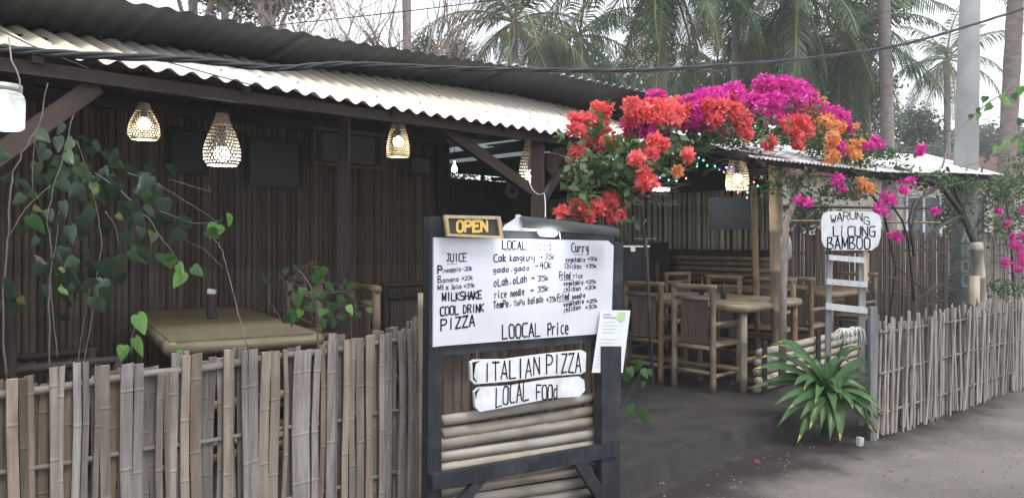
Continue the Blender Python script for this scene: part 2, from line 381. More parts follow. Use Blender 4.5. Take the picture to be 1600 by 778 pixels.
while u < 9.7:
    if u > 5.0:
        for a in range(3):   # rear sheets with narrow translucent strips between
            corr('rear_roof_sheet', u+a*.3, u+a*.3+.3, 5.9, 9.6, lambda a_, b_: z_up(a_, 6)-.01, PIT, .013, M['clear'] if (a == 1 and 5.3 < u < 7.5) else M['roofdark'], pav, nv=4)
    else: corr('rear_roof_sheet', u, u+.9, 5.9, 7.5, lambda a, b: z_up(a, 6)-.01, PIT, .013, M['roofdark'], pav, nv=3, res=5)
    u += .888
# small white tabs added to imitate ticks of light along the upper sheet edge
mb = MB()
u = 3.9
while u < 7.3:
    z = z_up(u, 4.1)+.02+.013; c = W(u, 4.10, z)
    mb.box(c+Vector((0, 0, .002)), (.04, .016, .011), Matrix.Rotation(R(45), 3, 'Z') @ Matrix.Rotation(R(-22), 3, 'Y'))
    u += PIT
mb.build('edge_glints', M['roofwhite'], pav, kind='stuff')
mb = MB()     # roofing nails and lifted washers on the cream sheets
for row in (3.95, 4.2, 4.45):
    u = -1.1+random.random()*.1
    while u < 5.6:
        kk = round(u/PIT)*PIT; z = z_low(kk, row)+.017
        q_ = W(kk, row+random.uniform(-.05, .05), z); mb.tube([q_, q_+Vector((0, 0, .006))], [.006, .004], 6); u += PIT*random.choice([1, 2, 3])
mb.build('roofing_nails', M['slate'], pav, kind='stuff')
# edge flashing sheet to the right of the upper roof
corr('side_roof_sheet', 5.55, 6.5, 4.0, 5.2, lambda u, v: 2.43+.27*(v-4.0), PIT, .012, M['roofwhite'], pav)
# timber
beam('fascia_beam', W(-1.2, 3.84, 2.24), W(5.6, 3.84, 2.255), .03, .06, M['woodbrown'], pav)
for v in (4.35, 5.1, 5.8):
    z = z_low(2, v)-.06 if v < 4.6 else z_up(2, v)-.05
    pole('purlin', W(-1.2, v, z), W(6.5, v, z+.05), .03, M['woodbrown'], pav, bend=.01)
for k in range(8):
    u = -1+k*.95
    beam('rafter', W(u, 3.8, z_low(u, 3.8)-.035), W(u, 4.62, z_low(u, 4.62)-.035), .045, .04, M['woodbrown'], pav)
    beam('rafter', W(u, 4.64, z_up(u, 4.64)-.03), W(u, 6.15, z_up(u, 6.15)-.03), .045, .05, M['woodbrown'], pav)
for (u, v, wd, mt, zt) in ((.66, 3.9, .09, 'woodred', 2.16), (4.2, 3.93, .1, 'woodred', 2.24), (2.96, 4.62, .075, 'woodbrown', 2.5), (5.12, 6.1, .09, 'woodbrown', 2.5), (-1.1, 3.9, .09, 'woodbrown', 2.16)):
    beam('post', W(u, v, .15), W(u, v, zt), wd, wd, M[mt], pav)
beam('brace', W(3.2, 3.93, 2.28), W(4.14, 3.93, 1.86), .05, .075, M['woodred'], pav)
beam('brace', W(1.16, 3.9, 2.22), W(.7, 3.9, 1.8), .05, .085, M['woodred'], pav)
beam('brace', W(4.26, 3.93, 1.8), W(4.6, 3.93, 2.2), .04, .05, M['woodbrown'], pav)
# back wall with bamboo slats
def wallbox(name, u0, v0, u1, v1, z0, z1, th, mat, parent):
    return beam(name, W(u0, v0, (z0+z1)/2), W(u1, v1, (z0+z1)/2), z1-z0, th, mat, parent)
def wall(name, u0, u1, v, z0, z1, parent, mat):
    mb = MB()
    if callable(z1): za, zb = z1(u0), z1(u1)
    else: za = zb = z1
    p = [W(u0, v, z0), W(u1, v, z0), W(u1, v+.04, z0), W(u0, v+.04, z0), W(u0, v, za), W(u1, v, zb), W(u1, v+.04, zb), W(u0, v+.04, za)]
    mb.add(p, [(0, 1, 5, 4), (1, 2, 6, 5), (2, 3, 7, 6), (3, 0, 4, 7), (4, 5, 6, 7), (3, 2, 1, 0)])
    return mb.build(name, mat, parent)
slatmesh = {}
def slat_mesh(key, wd, L, th, mat, curve=.35, bow=0, nodes_=True, seed=0):
    """half-round bamboo split, z up, curved face towards -y"""
    if (key, seed) in slatmesh: return slatmesh[(key, seed)]
    rnd = random.Random(seed*13+5); mb = MB(); n = 5; zs = []
    z = 0; st = rnd.uniform(.1, .3); zz = [0]
    z = st
    while z < L-.04: zz += [z-.006, z, z+.008]; z += rnd.uniform(.22, .34)
    zz.append(L); vs = []; cols = 4
    wob = rnd.uniform(-bow, bow); b2 = rnd.uniform(-bow, bow)*.5
    for j, z in enumerate(zz):
        isn = 0 < j < len(zz)-1 and (j-1) % 3 == 1
        s = 1.06 if isn else 1; wv = wob*math.sin(math.pi*z/L)+b2*math.sin(2*math.pi*z/L)
        taper = 1-.05*z/L
        for c in range(cols):
            x = (c/(cols-1)-.5)*wd*taper*s
            vs.append((x+wv, -(th*curve*(1-(2*c/(cols-1)-1)**2)+th*.5)-(.002 if isn else 0), z+((rnd.uniform(-.006, .006)) if j in (0, len(zz)-1) else 0)))
        vs.append((wd*.5*taper*s+wv, th*.5, z)); vs.append((-wd*.5*taper*s+wv, th*.5, z))
    cols = 6; fs = []
    for j in range(len(zz)-1):
        for c in range(cols):
            c2 = (c+1) % cols; fs.append((j*cols+c, j*cols+c2, (j+1)*cols+c2, (j+1)*cols+c))
    fs.append(tuple(range(cols))[::-1]); fs.append(tuple((len(zz)-1)*cols+c for c in range(cols)))
    mb.add(vs, fs); slatmesh[(key, seed)] = mb.mesh('slat', mat); return slatmesh[(key, seed)]
def put_slat(me, name, p, parent, tilt=0, rz=R(45), lean=0):
    Mx = Matrix.Translation(p) @ Matrix.Rotation(rz, 4, 'Z') @ Matrix.Rotation(tilt, 4, 'Y') @ Matrix.Rotation(lean, 4, 'X')
    return link(bpy.data.objects.new(name, me), parent, Mx)
bw = wall('back_wall', -1.6, 5.16, 6.2, .15, 2.45, pav, M['woodbrown'])
for a_, b_ in ((-1.6, .92), (.92, 2.3), (2.3, 4.6), (4.6, 5.16)): wall('gable_board', a_, b_, 6.205, 2.452, lambda u: z_up(u, 6.0)+.004, pav, M['woodbrown'])
u = -1.55; i = 0
while u < 5.12:
    wd = .043; me = slat_mesh('wall', .042, 2.36, .012, M['wall'], .9, .003, seed=i % 6)
    put_slat(me, 'slat', W(u, 6.19+.004*(i % 2), .16), bw, random.uniform(-.003, .003)); u += random.uniform(.043, .05); i += 1
beam('top_plate', W(-1.55, 6.14, 2.52), W(5.15, 6.14, 2.52), .05, .09, M['woodbrown'], pav)
wall('end_wall', -1.6, -1.55, 3.9, .15, 2.5, pav, M['wall'])
mb = MB(); p = [W(-1.62, 3.5, 0), W(-1.62, 6.3, 0), W(-1.56, 6.3, 0), W(-1.56, 3.5, 0)]; q = [x+Vector((0, 0, 2.5)) for x in p]
mb.add(p+q, [(0, 1, 5, 4), (1, 2, 6, 5), (2, 3, 7, 6), (3, 0, 4, 7), (4, 5, 6, 7)]); mb.build('end_wall', M['wall'], pav)
mb = MB(); p = [W(5.1, 6.26, .15), W(5.1, 9.0, .15), W(5.16, 9.0, .15), W(5.16, 6.26, .15)]; q = [x+Vector((0, 0, 2.45)) for x in p]
mb.add(p+q, [(0, 1, 5, 4), (1, 2, 6, 5), (2, 3, 7, 6), (3, 0, 4, 7), (4, 5, 6, 7)]); mb.build('light_block_wall', M['wall'], pav)  # unseen wall behind the back wall, added to block light
wall('rear_wall', 5.16, 9.9, 9.0, .15, 2.45, pav, M['woodbrown'])
wall('rear_lintel', 5.16, 9.9, 8.98, 2.53, 2.68, pav, M['woodbrown'])
beam('rear_block', W(5.2, 9.02, 2.49), W(7.5, 9.02, 2.49), .1, .05, M['woodbrown'], pav); beam('rear_block', W(8.6, 9.02, 2.49), W(8.85, 9.02, 2.49), .1, .05, M['woodbrown'], pav)
for k in range(7): beam('rear_stud', W(5.5+k*.7, 8.97, .16), W(5.5+k*.7, 8.97, 2.62), .05, .06, M['woodbrown'], pav)

# ------------------------------------------------------------------ entrance awning (right)
awn = root('entrance_awning', 'pale corrugated awning over the entrance, sagging to the right behind the flowers', 'awning', W(7, 3, .15), R(45))
def z_awn(u, v):
    zf = interp(u, [(5.6, 2.18), (8.2, 2.24), (11.5, 2.42), (13, 2.5)]); return zf-.04+.37*(v-2.9)
u = 5.6; i = 0
while u < 12.6:
    corr('awning_sheet', u, u+.78, 2.9+random.uniform(-.03, .03), 3.95, lambda a, b, dz=.004*(i % 2): z_awn(a, b)+dz, .076, .008, M['roofwhite'], awn, nv=3, res=6)
    if u < 9.6: corr('flat_roof_sheet', u, u+.78, 3.95, 6.01, lambda a, b: z_awn(a, 3.95)-.02-.0*(b-3.95), .076, .008, M['roofdark'], awn, nv=2, res=4)
    if 6.4 < u < 9.6 and False: pass
    u += .76; i += 1
pole('front_beam', W(5.4, 3.0, 2.16), W(9.4, 3.0, 2.2), .04, M['woodbrown'], awn, bend=.02)
pole('front_beam', W(9.3, 3.02, 2.2), W(12.8, 3.02, 2.42), .04, M['woodbrown'], awn, bend=.02)
pole('back_beam', W(5.4, 3.85, 2.5), W(12.6, 3.85, 2.8), .035, M['woodbrown'], awn)
for k in range(8): pole('rafter', W(5.7+k*.95, 2.88, z_awn(5.7+k*.95, 2.88)-.05), W(5.7+k*.95, 3.9, z_awn(5.7+k*.95, 3.9)-.05), .022, M['woodbrown'], awn)
pole('pillar', at(1217, 600, 7.15), at(1211, 246, 7.0), .062, M['bamboo_pillar'], awn, r1=.06, seg=.42, n=14)
pole('back_post', at(1184, 560, 7.9), at(1178, 290, 7.9), .035, M['bamboo'], awn)
pole('right_post', atv(1541, 590, 2.75), atv(1526, 380, 2.75), .075, M['bamboo_pale'], awn, r1=.07, seg=.4, n=12)
pole('short_post', atv(1520, 560, 2.55), atv(1523, 431, 2.55), .06, M['bamboo_pale'], awn, seg=.4, n=12)
pole('rail', atv(1190, 345, 4.9), atv(1470, 348, 4.9), .022, M['bamboo'], awn)
pole('rail', atv(1185, 322, 4.9), atv(1470, 326, 4.9), .022, M['woodbrown'], awn)
# low border of stacked poles along the terrace edge
low = root('low_bamboo_border', 'low border of stacked horizontal bamboo poles behind the lily', 'border', W(7.6, 3.25, .15), R(45))
for k in range(5):
    z = .19+.078*k
    pole('pole', W(6.25+.1*random.random(), 3.24+random.uniform(-.02, .02), z), W(8.75, 3.24, z+.02), .037, M['bamboo_pale'], low, n=10, seg=.4)
for u in (6.3, 7.4, 8.6): beam('stake', W(u, 3.18, .1), W(u, 3.18, .62), .035, .035, M['woodbrown'], low)
# bar wall and counter under the awning's flat roof
bar = root('bar_wall', 'pale vertical bamboo pole wall beyond the entrance with a dark counter below', 'wall', W(9.6, 6.5, .15), R(45))
mb = MB(); p = [W(9.62, 4.7, .15), W(9.62, 9, .15), W(9.66, 9, .15), W(9.66, 4.7, .15)]; q = [x+Vector((0, 0, 2.5)) for x in p]
mb.add(p+q, [(0, 1, 5, 4), (1, 2, 6, 5), (2, 3, 7, 6), (3, 0, 4, 7), (4, 5, 6, 7)]); mb.build('backing', M['woodbrown'], bar)
v = 4.74
while v < 8.9:
    r = random.uniform(.028, .04)
    pole('bamboo_pole', W(9.58, v, 1.36), W(9.58, v, 2.18), r, M['bar'], bar, n=8); v += r*2+random.choice([.004, .004, .03])
beam('header', W(9.5, 4.7, 2.26), W(9.5, 8.9, 2.26), .1, .05, M['woodbrown'], bar)
beam('sill', W(9.5, 4.7, 1.32), W(9.5, 8.9, 1.32), .06, .05, M['woodbrown'], bar)
for k in range(5): pole('rail', W(9.54, 4.75, .95+k*.075), W(9.54, 6.3, .95+k*.075), .034, M['bamboo'], bar)
cnt = root('bar_counter', 'dark bamboo counter in front of the pale pole wall', 'counter', W(9.0, 6.9, .15), R(45))
beam('counter_top', W(8.9, 5.9, 1.22), W(8.9, 8.4, 1.22), .04, .5, M['woodbrown'], cnt)
v = 5.95
while v < 8.35:
    pole('bamboo_pole', W(8.72, v, .16), W(8.72, v, 1.19), .034, M['wall'], cnt, n=7); v += .074
# ------------------------------------------------------------------ left fence
fl = root('bamboo_fence', 'weathered woven bamboo slat fence in the left foreground below the dark terrace', 'fence', W(1.2, 3.05, 0), R(45))
def vf(u): return 2.96+(u-.594)*.123
fz = [(-.4, 1.06), (.594, 1.04), (1.5, 1.03), (2.0, 1.03), (2.6, 1.06)]
u = -.35; i = 0; grp = 0
while u < 2.52:
    front = grp % 2 == 0
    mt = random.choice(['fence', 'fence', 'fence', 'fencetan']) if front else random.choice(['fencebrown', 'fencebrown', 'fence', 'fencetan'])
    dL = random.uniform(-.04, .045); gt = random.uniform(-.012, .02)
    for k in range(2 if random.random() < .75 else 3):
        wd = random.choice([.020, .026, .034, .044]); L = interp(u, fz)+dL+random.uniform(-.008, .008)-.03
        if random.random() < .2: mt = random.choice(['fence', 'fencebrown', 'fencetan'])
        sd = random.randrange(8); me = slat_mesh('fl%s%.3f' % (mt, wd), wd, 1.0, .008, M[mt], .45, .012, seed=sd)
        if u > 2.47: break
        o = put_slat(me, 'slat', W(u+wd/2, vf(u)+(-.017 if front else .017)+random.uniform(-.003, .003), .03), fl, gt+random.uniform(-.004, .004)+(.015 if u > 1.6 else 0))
        o.matrix_basis = o.matrix_basis @ Matrix.Diagonal((1, 1, L, 1))
        u += wd*.98+random.uniform(0, .002)
    u += random.uniform(-.036, -.022) if not front else random.uniform(-.014, -.002); u += .02*(random.random() < .08); grp += 1
def rail3(z0, z1, r, mat='rail'):
    N_ = 14; pts = [W(-.35+2.87*k/N_, vf(-.35+2.87*k/N_)+.004*math.sin(k*1.7), z0+(z1-z0)*k/N_+.006*math.sin(k*2.1)) for k in range(N_+1)]
    a = pts[0]; Mx = Matrix.Translation(a) @ frame_from(pts[-1]-a).to_4x4(); Mi = Mx.inverted()
    mb = MB(); mb.tube([Mi @ p for p in pts], [r*random.uniform(.9, 1.1) for _ in pts], 8)
    link(bpy.data.objects.new('rail', mb.mesh('rail', M[mat], True)), fl, Mx)
rail3(1.0, .985, .015); rail3(.80, .62, .010); rail3(.47, .31, .011)
pole('end_post', at(664, 1000, 4.0)*1, at(661, 458, 3.98), .031, M['yellow_pole'], fl, r1=.028, n=12, seg=.34)
fl.children[-1].location.z = max(fl.children[-1].location.z, -.1)
pole('inner_rail', W(1.0, 3.25, .78), W(2.5, 3.4, .76), .025, M['bamboo'], fl)
pole('inner_rail', W(1.0, 3.25, .55), W(2.5, 3.4, .52), .025, M['bamboo'], fl)
# right fence
fr = root('bamboo_fence', 'greyish thin-slat bamboo fence along the road right of the lily', 'fence', W(8, 1.95, 0), R(45))
def vr(u): return 2.12-(u-6.2)*.098
u = 6.02; i = 0
while u < 12.2 and i < 290:
    wd = random.choice([.02, .026, .034]); L = .91+random.uniform(-.06, .05)-.03
    me = slat_mesh('fr%.3f' % wd, wd, 1.0, .007, M['fence2'], .6, .02, seed=random.randrange(10))
    o = put_slat(me, 'slat', W(u, vr(u)+random.choice([-.018, .018])+random.uniform(-.004, .004), random.uniform(-.01, .04)), fr, random.gauss(.02, .045), lean=random.uniform(-.03, .05))
    o.matrix_basis = o.matrix_basis @ Matrix.Diagonal((1, 1, L, 1)); u += random.uniform(.016, .034); i += 1
for z in (.80, .49, .19):
    pole('rail', W(6.05, vr(6.05), z), W(9.2, vr(9.2), z+.01), .012, M['rail'], fr, n=7, bend=.01); pole('rail', W(9.2, vr(9.2), z), W(12.2, vr(12.2), z), .012, M['rail'], fr, n=7, bend=.01)
beam('end_post', W(5.98, 2.16, 0), W(5.98, 2.16, 1.0), .05, .05, M['greywood'], fr)
# dark fence behind the terrace
fb = root('back_fence', 'dark brown upright bamboo fence behind the terrace on the right', 'fence', W(13, 5, 0), R(45))
u = 9.75; i = 0
while u < 22 and i < 200:
    wd = random.choice([.05, .06, .07]); me = slat_mesh('fb%.2f' % wd, wd, 1.0, .015, M['darkfence'], .7, .01, seed=random.randrange(5))
    o = put_slat(me, 'slat', W(u, 5.0+random.uniform(-.02, .02), 0), fb, random.uniform(-.015, .015))
    o.matrix_basis = o.matrix_basis @ Matrix.Diagonal((1, 1, 1.64+random.uniform(-.08, .06), 1)); u += wd+random.uniform(-.005, .02); i += 1
for z in (.5, 1.3): pole('rail', W(9.7, 5.06, z), W(20, 5.06, z), .025, M['woodbrown'], fb, n=6)
# far fence on the right behind the bush
ff = root('far_fence', 'far grey picket fence behind the flowering bush at the right edge', 'fence', W(15, 3.2, 0), R(45))
u = 12.4
while u < 20:
    me = slat_mesh('ff', .06, 1.0, .015, M['fence2'], .6, .01, seed=random.randrange(5))
    o = put_slat(me, 'slat', W(u, 3.3+random.uniform(-.02, .02), 0), ff, random.uniform(-.03, .03)); o.matrix_basis = o.matrix_basis @ Matrix.Diagonal((1, 1, 1.55+random.uniform(-.1, .1), 1)); u += random.uniform(.07, .11)
pole('rail', W(12.4, 3.33, 1.2), W(20, 3.33, 1.2), .03, M['rail'], ff, n=6)

# ------------------------------------------------------------------ lettering: stroke alphabet
G = {'A': '00 26 40;12 32', 'B': '00 06 36 35 23 03;23 42 41 30 00', 'C': '46 16 05 01 10 40', 'D': '00 06 26 44 42 20 00', 'E': '46 06 00 40;03 33', 'F': '46 06 00;03 33',
 'G': '46 16 05 01 10 40 43 23', 'H': '00 06;40 46;03 43', 'I': '26 20', 'J': '36 31 20 11;16 46', 'K': '00 06;46 03 40', 'L': '06 00 40', 'M': '00 06 21 46 40', 'N': '00 06 40 46',
 'O': '16 05 01 10 30 41 45 36 16', 'P': '00 06 36 45 44 33 03', 'R': '00 06 36 45 44 33 03;23 40', 'S': '46 16 05 04 13 33 42 41 30 00', 'T': '06 46;26 20', 'U': '06 01 10 30 41 46',
 'V': '06 20 46', 'W': '06 10 23 30 46', 'X': '00 46;06 40', 'Z': '06 46 00 40', 'a': '34 14 03 01 10 31 34 30', 'b': '06 00 20 31 33 24 04', 'c': '34 14 03 01 10 30',
 'd': '34 14 03 01 10 31;36 30', 'e': '02 32 33 24 14 03 01 10 30', 'f': '36 26 15 10;04 34', 'g': '34 14 03 02 11 31;34 3a 2b 0b', 'h': '06 00;03 24 33 30', 'i': '14 10;16 15',
 'k': '06 00;34 02 30', 'l': '16 10', 'm': '00 04;03 14 23 20;23 34 43 40', 'n': '00 04;03 14 24 33 30', 'o': '14 03 01 10 20 31 33 24 14', 'p': '04 0b;04 24 33 31 20 00',
 'r': '00 04;03 14 34', 's': '34 04 03 31 30 00', 't': '16 11 20 30;04 34', 'u': '04 01 10 20 31;34 30', 'v': '04 10 34', 'x': '00 34;04 30', 'y': '04 11 31;34 3a 1b', 'z': '04 34 00 30',
 '0': '16 05 01 10 30 41 45 36 16', '2': '05 16 36 45 43 00 40', '3': '06 46 23 42 41 30 00', '4': '16 03 43;36 30', '5': '46 06 04 34 42 41 30 00', '-': '03 33', '>': '03 43;25 43 21', '.': '11 21', ' ': '',
 '~': '03 14 23 34 43'}
YV = {'a': -1, 'b': -2}
def plane_px(P):   # plane = (point, normal)
    P0, nrm = P
    def f(px, py):
        d = Vector(((px-800)/F, 1, -(py-375)/F)); o = Vector((0, 0, HC)); t = (P0-o).dot(nrm)/d.dot(nrm); return o+d*t
    return f
def ribbon(mb, pts, wd, nrm, off):
    pts = [p+nrm*off for p in pts]; L_ = []; R_ = []
    for i, p in enumerate(pts):
        if i == 0: d = pts[1]-p
        elif i == len(pts)-1: d = p-pts[i-1]
        else: d = (pts[i+1]-p).normalized()+(p-pts[i-1]).normalized()
        if d.length < 1e-6: d = p-pts[i-1]
        d.normalize(); s = nrm.cross(d)*wd*.5
        if i in (0, len(pts)-1): p = p+d*(wd*.35 if i else -wd*.35)
        L_.append(p+s); R_.append(p-s)
    n = len(pts); mb.add(L_+R_, [(i, n+i, n+i+1, i+1) for i in range(n-1)])
def write(parent, P, text, x0, y0, x1, y1, cap, wt, mat='ink', jit=.25, name='lettering', toward=None, mb=None):
    f = plane_px(P); nrm = P[1]; a, b = f(x0, y0), f(x1, y1); e1 = (b-a); L = e1.length; e1.normalize()
    t = (a.y+b.y)/2; e2 = Vector((0, 0, 1))*(cap*t/F/6); adv = L/len(text); cw = adv*.74/4; wd = wt*t/F
    own = mb is None; mb = mb or MB(); rnd = random.Random(hash(text) % 1000 if False else sum(map(ord, text))); cnt_ = 0
    for i, ch in enumerate(text):
        o = a+e1*adv*i+e2*rnd.uniform(-jit, jit)*1.2
        for st in G.get(ch, '').split(';'):
            pts = []
            for c in st.split():
                x = int(c[0]); y = YV.get(c[1], None); y = int(c[1]) if y is None else y
                pts.append(o+e1*cw*(x+rnd.uniform(-jit, jit))+e2*(y+rnd.uniform(-jit, jit)))
            runs = [[pts[0]]] if pts else []
            for i_ in range(1, len(pts)):
                runs[-1].append(pts[i_])
                if i_ < len(pts)-1 and (pts[i_]-pts[i_-1]).length > 1e-6 and (pts[i_+1]-pts[i_]).length > 1e-6 and (pts[i_]-pts[i_-1]).angle(pts[i_+1]-pts[i_]) > 1.0: runs.append([pts[i_]])
            for run in runs:
                if len(run) > 1: ribbon(mb, run, wd*rnd.uniform(.85, 1.2), nrm, .0015+.00015*(cnt_ % 9)); cnt_ += 1
    if own: return mb.build(name, M[mat], parent)
def slab(name, poly, P, th, mat, parent, off=0):
    """outline in photo pixels laid on plane P (front face), thickness backwards"""
    f = plane_px(P); nrm = P[1]; a = [f(*p)+nrm*off for p in poly]; b = [p-nrm*th for p in a]; n = len(a); mb = MB()
    mb.add(a+b, [tuple(range(n)), tuple(range(2*n-1, n-1, -1))]+[(i, (i+1) % n, n+(i+1) % n, n+i)[::-1] for i in range(n)])
    return mb.build(name, M[mat] if isinstance(mat, str) else mat, parent)
# ------------------------------------------------------------------ menu stand
SA, SB = Vector((-.365, 3.65, 0)), Vector((.56, 4.32, 0))
sd = (SB-SA).normalized(); sn = Vector((sd.y, -sd.x, 0)); 
if sn.y > 0: sn = -sn
PS = (SA, sn); fS = plane_px(PS)
stand = root('menu_stand', 'black timber stand with horizontal bamboo poles below the white menu board', 'stand', (SA+SB)/2, math.atan2(sd.y, sd.x))
BK = (SA-sn*.012, sn)
slab('post', [(672, 338), (690, 338), (690, 860), (667, 860)], BK, .06, 'blackpaint', stand, .0)
slab('post', [(941, 378), (974, 378), (972, 560), (941, 560)], (SA-sn*.03, sn), .05, 'blackpaint', stand)
slab('post', [(940, 541), (971, 541), (967, 830), (940, 830)], (SA+sn*.03, sn), .06, 'blackpaint', stand)
slab('top_rail', [(690, 346), (960, 352), (960, 384), (690, 376)], (SA-sn*.02, sn), .03, 'blackpaint', stand)
slab('middle_rail', [(690, 541), (941, 519), (941, 533), (690, 556)], (SA-sn*.015, sn), .03, 'blackpaint', stand)
slab('lower_rail', [(676, 742), (966, 691), (966, 712), (676, 766)], (SA+sn*.045, sn), .04, 'blackpaint', stand)
slab('brace', [(893, 716), (912, 712), (948, 770), (948, 790), (940, 790)], (SA+sn*.04, sn), .03, 'blackpaint', stand)
slab('brace', [(742, 752), (762, 748), (722, 800), (700, 800)], (SA+sn*.04, sn), .03, 'blackpaint', stand)
slab('foot', [(667, 846), (690, 846), (690, 866), (667, 866)], (SA+sn*.25, sn), .5, 'blackpaint', stand)
bkp = slab('backing_panel', [(692, 545), (940, 530), (940, 650), (692, 690)], (SA-sn*.12, sn), .01, 'weave', stand)
for k in range(17):
    x = 692+k*14.6; a = plane_px((SA-sn*.105, sn))(x+7, 680-k*2.4); b = plane_px((SA-sn*.105, sn))(x+7, 548-k*1.2)
    beam('slat', a, b, .036, .006, M['weave'], bkp)
Pb = (SA-sn*.075, sn); fB = plane_px(Pb)
ys = [(657, 620), (677, 639), (697, 657), (716, 676), (735, 694), (754, 713), (772, 731), (790, 749), (808, 766)]
for k, (ya, yb) in enumerate(ys):
    if k == 5: ya += 3
    pole('bamboo_pole', fB(663 if k > 1 else 690, ya), fB(943, yb-2), .0275+.002*(k % 3), M['bamboo_grey'], stand, n=12, seg=.5, bend=.006)
slab('batten', [(928, 580), (936, 579), (936, 790), (930, 790)], (SA-sn*.1, sn), .02, 'framewood', stand)
# menu board
bd = root('menu_board', 'large white hand-lettered menu board of local food and juice with prices', 'menu board', fS(820, 540), math.atan2(sd.y, sd.x))
slab('board', [(678, 371), (950, 376), (959, 384), (955, 520), (694, 540), (677, 542)], PS, .012, 'white', bd)
mb = MB(); B_ = (SA, sn)
def wb(text, x0, y0, x1, y1, cap, wt, mat='ink', jit=.16): cap = cap*.84 if cap < 10 else cap; wt = wt*.88 if cap < 9 else wt; write(bd, PS, text, x0, y0, x1, y1, cap, wt, mat, jit)
wb('LOCAL', 785, 389, 824, 390, 13, 1.6); wb('Food', 834, 390, 863, 391, 12, 1.5, 'inkgrey')
wb('~~~', 788, 394, 850, 394, 6, .9, 'inkgrey', .1)
wb('JUICE', 697, 409, 730, 408, 12, 1.6); wb('-', 698, 413, 728, 413, 1, .8)
wb('P', 684, 427, 692, 427, 12, 2.4); wb('ineapple', 691, 426, 721, 423, 8, 1.2); wb('-20k', 722, 423, 739, 422, 7, 1.1)
wb('B', 684, 441, 691, 441, 10, 1.7); wb('anana', 692, 441, 718, 439, 8, 1.3); wb('>20k', 721, 438, 740, 436, 7, 1.1)
wb('Mix', 684, 453, 703, 452, 9, 1.7); wb('Juice', 705, 452, 722, 450, 8, 1.2); wb('>35k', 724, 450, 743, 448, 7, 1.1)
wb('MILKSHAKE', 691, 470, 754, 466, 12, 2.2); wb('COOL', 688, 493, 718, 490, 13, 2.2); wb('DRINK', 724, 489, 757, 486, 12, 2.0); wb('PIZZA', 689, 517, 744, 508, 17, 2.4)
wb('Cak', 772, 409, 793, 408, 11, 1.6); wb('kangkung', 797, 408, 837, 407, 10, 1.4); wb('>', 842, 405, 850, 405, 7, 1.0); wb('35k', 851, 405, 868, 404, 9, 1.4)
wb('gado.gado', 771, 426, 829, 422, 9, 1.6); wb('>', 835, 419, 843, 418, 7, 1.0); wb('40k', 844, 420, 863, 418, 10, 1.6)
wb('oLah.oLah', 772, 448, 825, 440, 11, 1.6); wb('>', 829, 438, 837, 437, 7, 1.0); wb('35k', 840, 439, 859, 437, 9, 1.4)
wb('rice', 773, 466, 793, 464, 11, 1.5); wb('noodle', 798, 463, 820, 460, 10, 1.4); wb('>', 828, 457, 836, 456, 7, 1.0); wb('35k', 840, 456, 859, 453, 9, 1.4)
wb('TemPe.', 771, 481, 801, 478, 10, 1.5); wb('ToPu', 803, 478, 821, 475, 9, 1.4); wb('balado', 825, 475, 850, 471, 10, 1.4); wb('>35k', 853, 472, 871, 470, 9, 1.2)
wb('Curry', 893, 393, 921, 394, 13, 1.8); wb('-', 897, 398, 922, 398, 1, .9)
wb('vegetable', 884, 409, 915, 409, 8, 1.3); wb('>30k', 918, 407, 935, 407, 6, 1.2); wb('Chicken', 883, 419, 909, 420, 9, 1.2); wb('>35k', 915, 418, 933, 418, 6, 1.2)
wb('Fried', 874, 435, 892, 435, 10, 1.6); wb('rice', 896, 434, 911, 434, 8, 1.3); wb('-', 875, 438, 912, 437, 1, .9)
wb('vegetable', 881, 446, 912, 444, 8, 1.4); wb('>25k', 915, 443, 933, 442, 6, 1.2); wb('chicken', 881, 456, 908, 453, 8, 1.4); wb('>30k', 914, 453, 933, 450, 6, 1.2)
wb('Fried', 871, 470, 890, 467, 10, 1.7); wb('noodle', 894, 467, 915, 464, 8, 1.5); wb('-', 872, 472, 917, 468, 1, .9)
wb('vegetable', 881, 479, 913, 473, 8, 1.5); wb('>25k', 916, 474, 935, 471, 6, 1.3); wb('chicken', 881, 488, 908, 482, 8, 1.5); wb('>30k', 914, 483, 935, 480, 6, 1.3)
wb('LOOCAL', 785, 529, 846, 524, 21, 2.2); wb('Price', 856, 523, 890, 520, 18, 2.2)
# open sign
PO = (SA+sn*.05, sn)
op = root('open_sign', 'small dark plaque with wooden trim and yellow word OPEN above the menu board', 'sign', plane_px(PO)(740, 370), math.atan2(sd.y, sd.x))
slab('panel', [(697, 339), (782, 341), (783, 370), (699, 367)], PO, .01, 'slate', op)
for q in ([(694, 336), (781, 338), (781, 343), (694, 341)], [(698, 365), (785, 369), (785, 373), (698, 369)], [(694, 341), (699, 341), (702, 366), (698, 366)], [(776, 343), (782, 343), (785, 369), (780, 369)]):
    slab('frame_strip', q, PO, .018, 'framewood', op, .008)
write(op, PO, 'OPEN', 714, 362, 764, 361, 16, 4.6, 'yellow', .15)
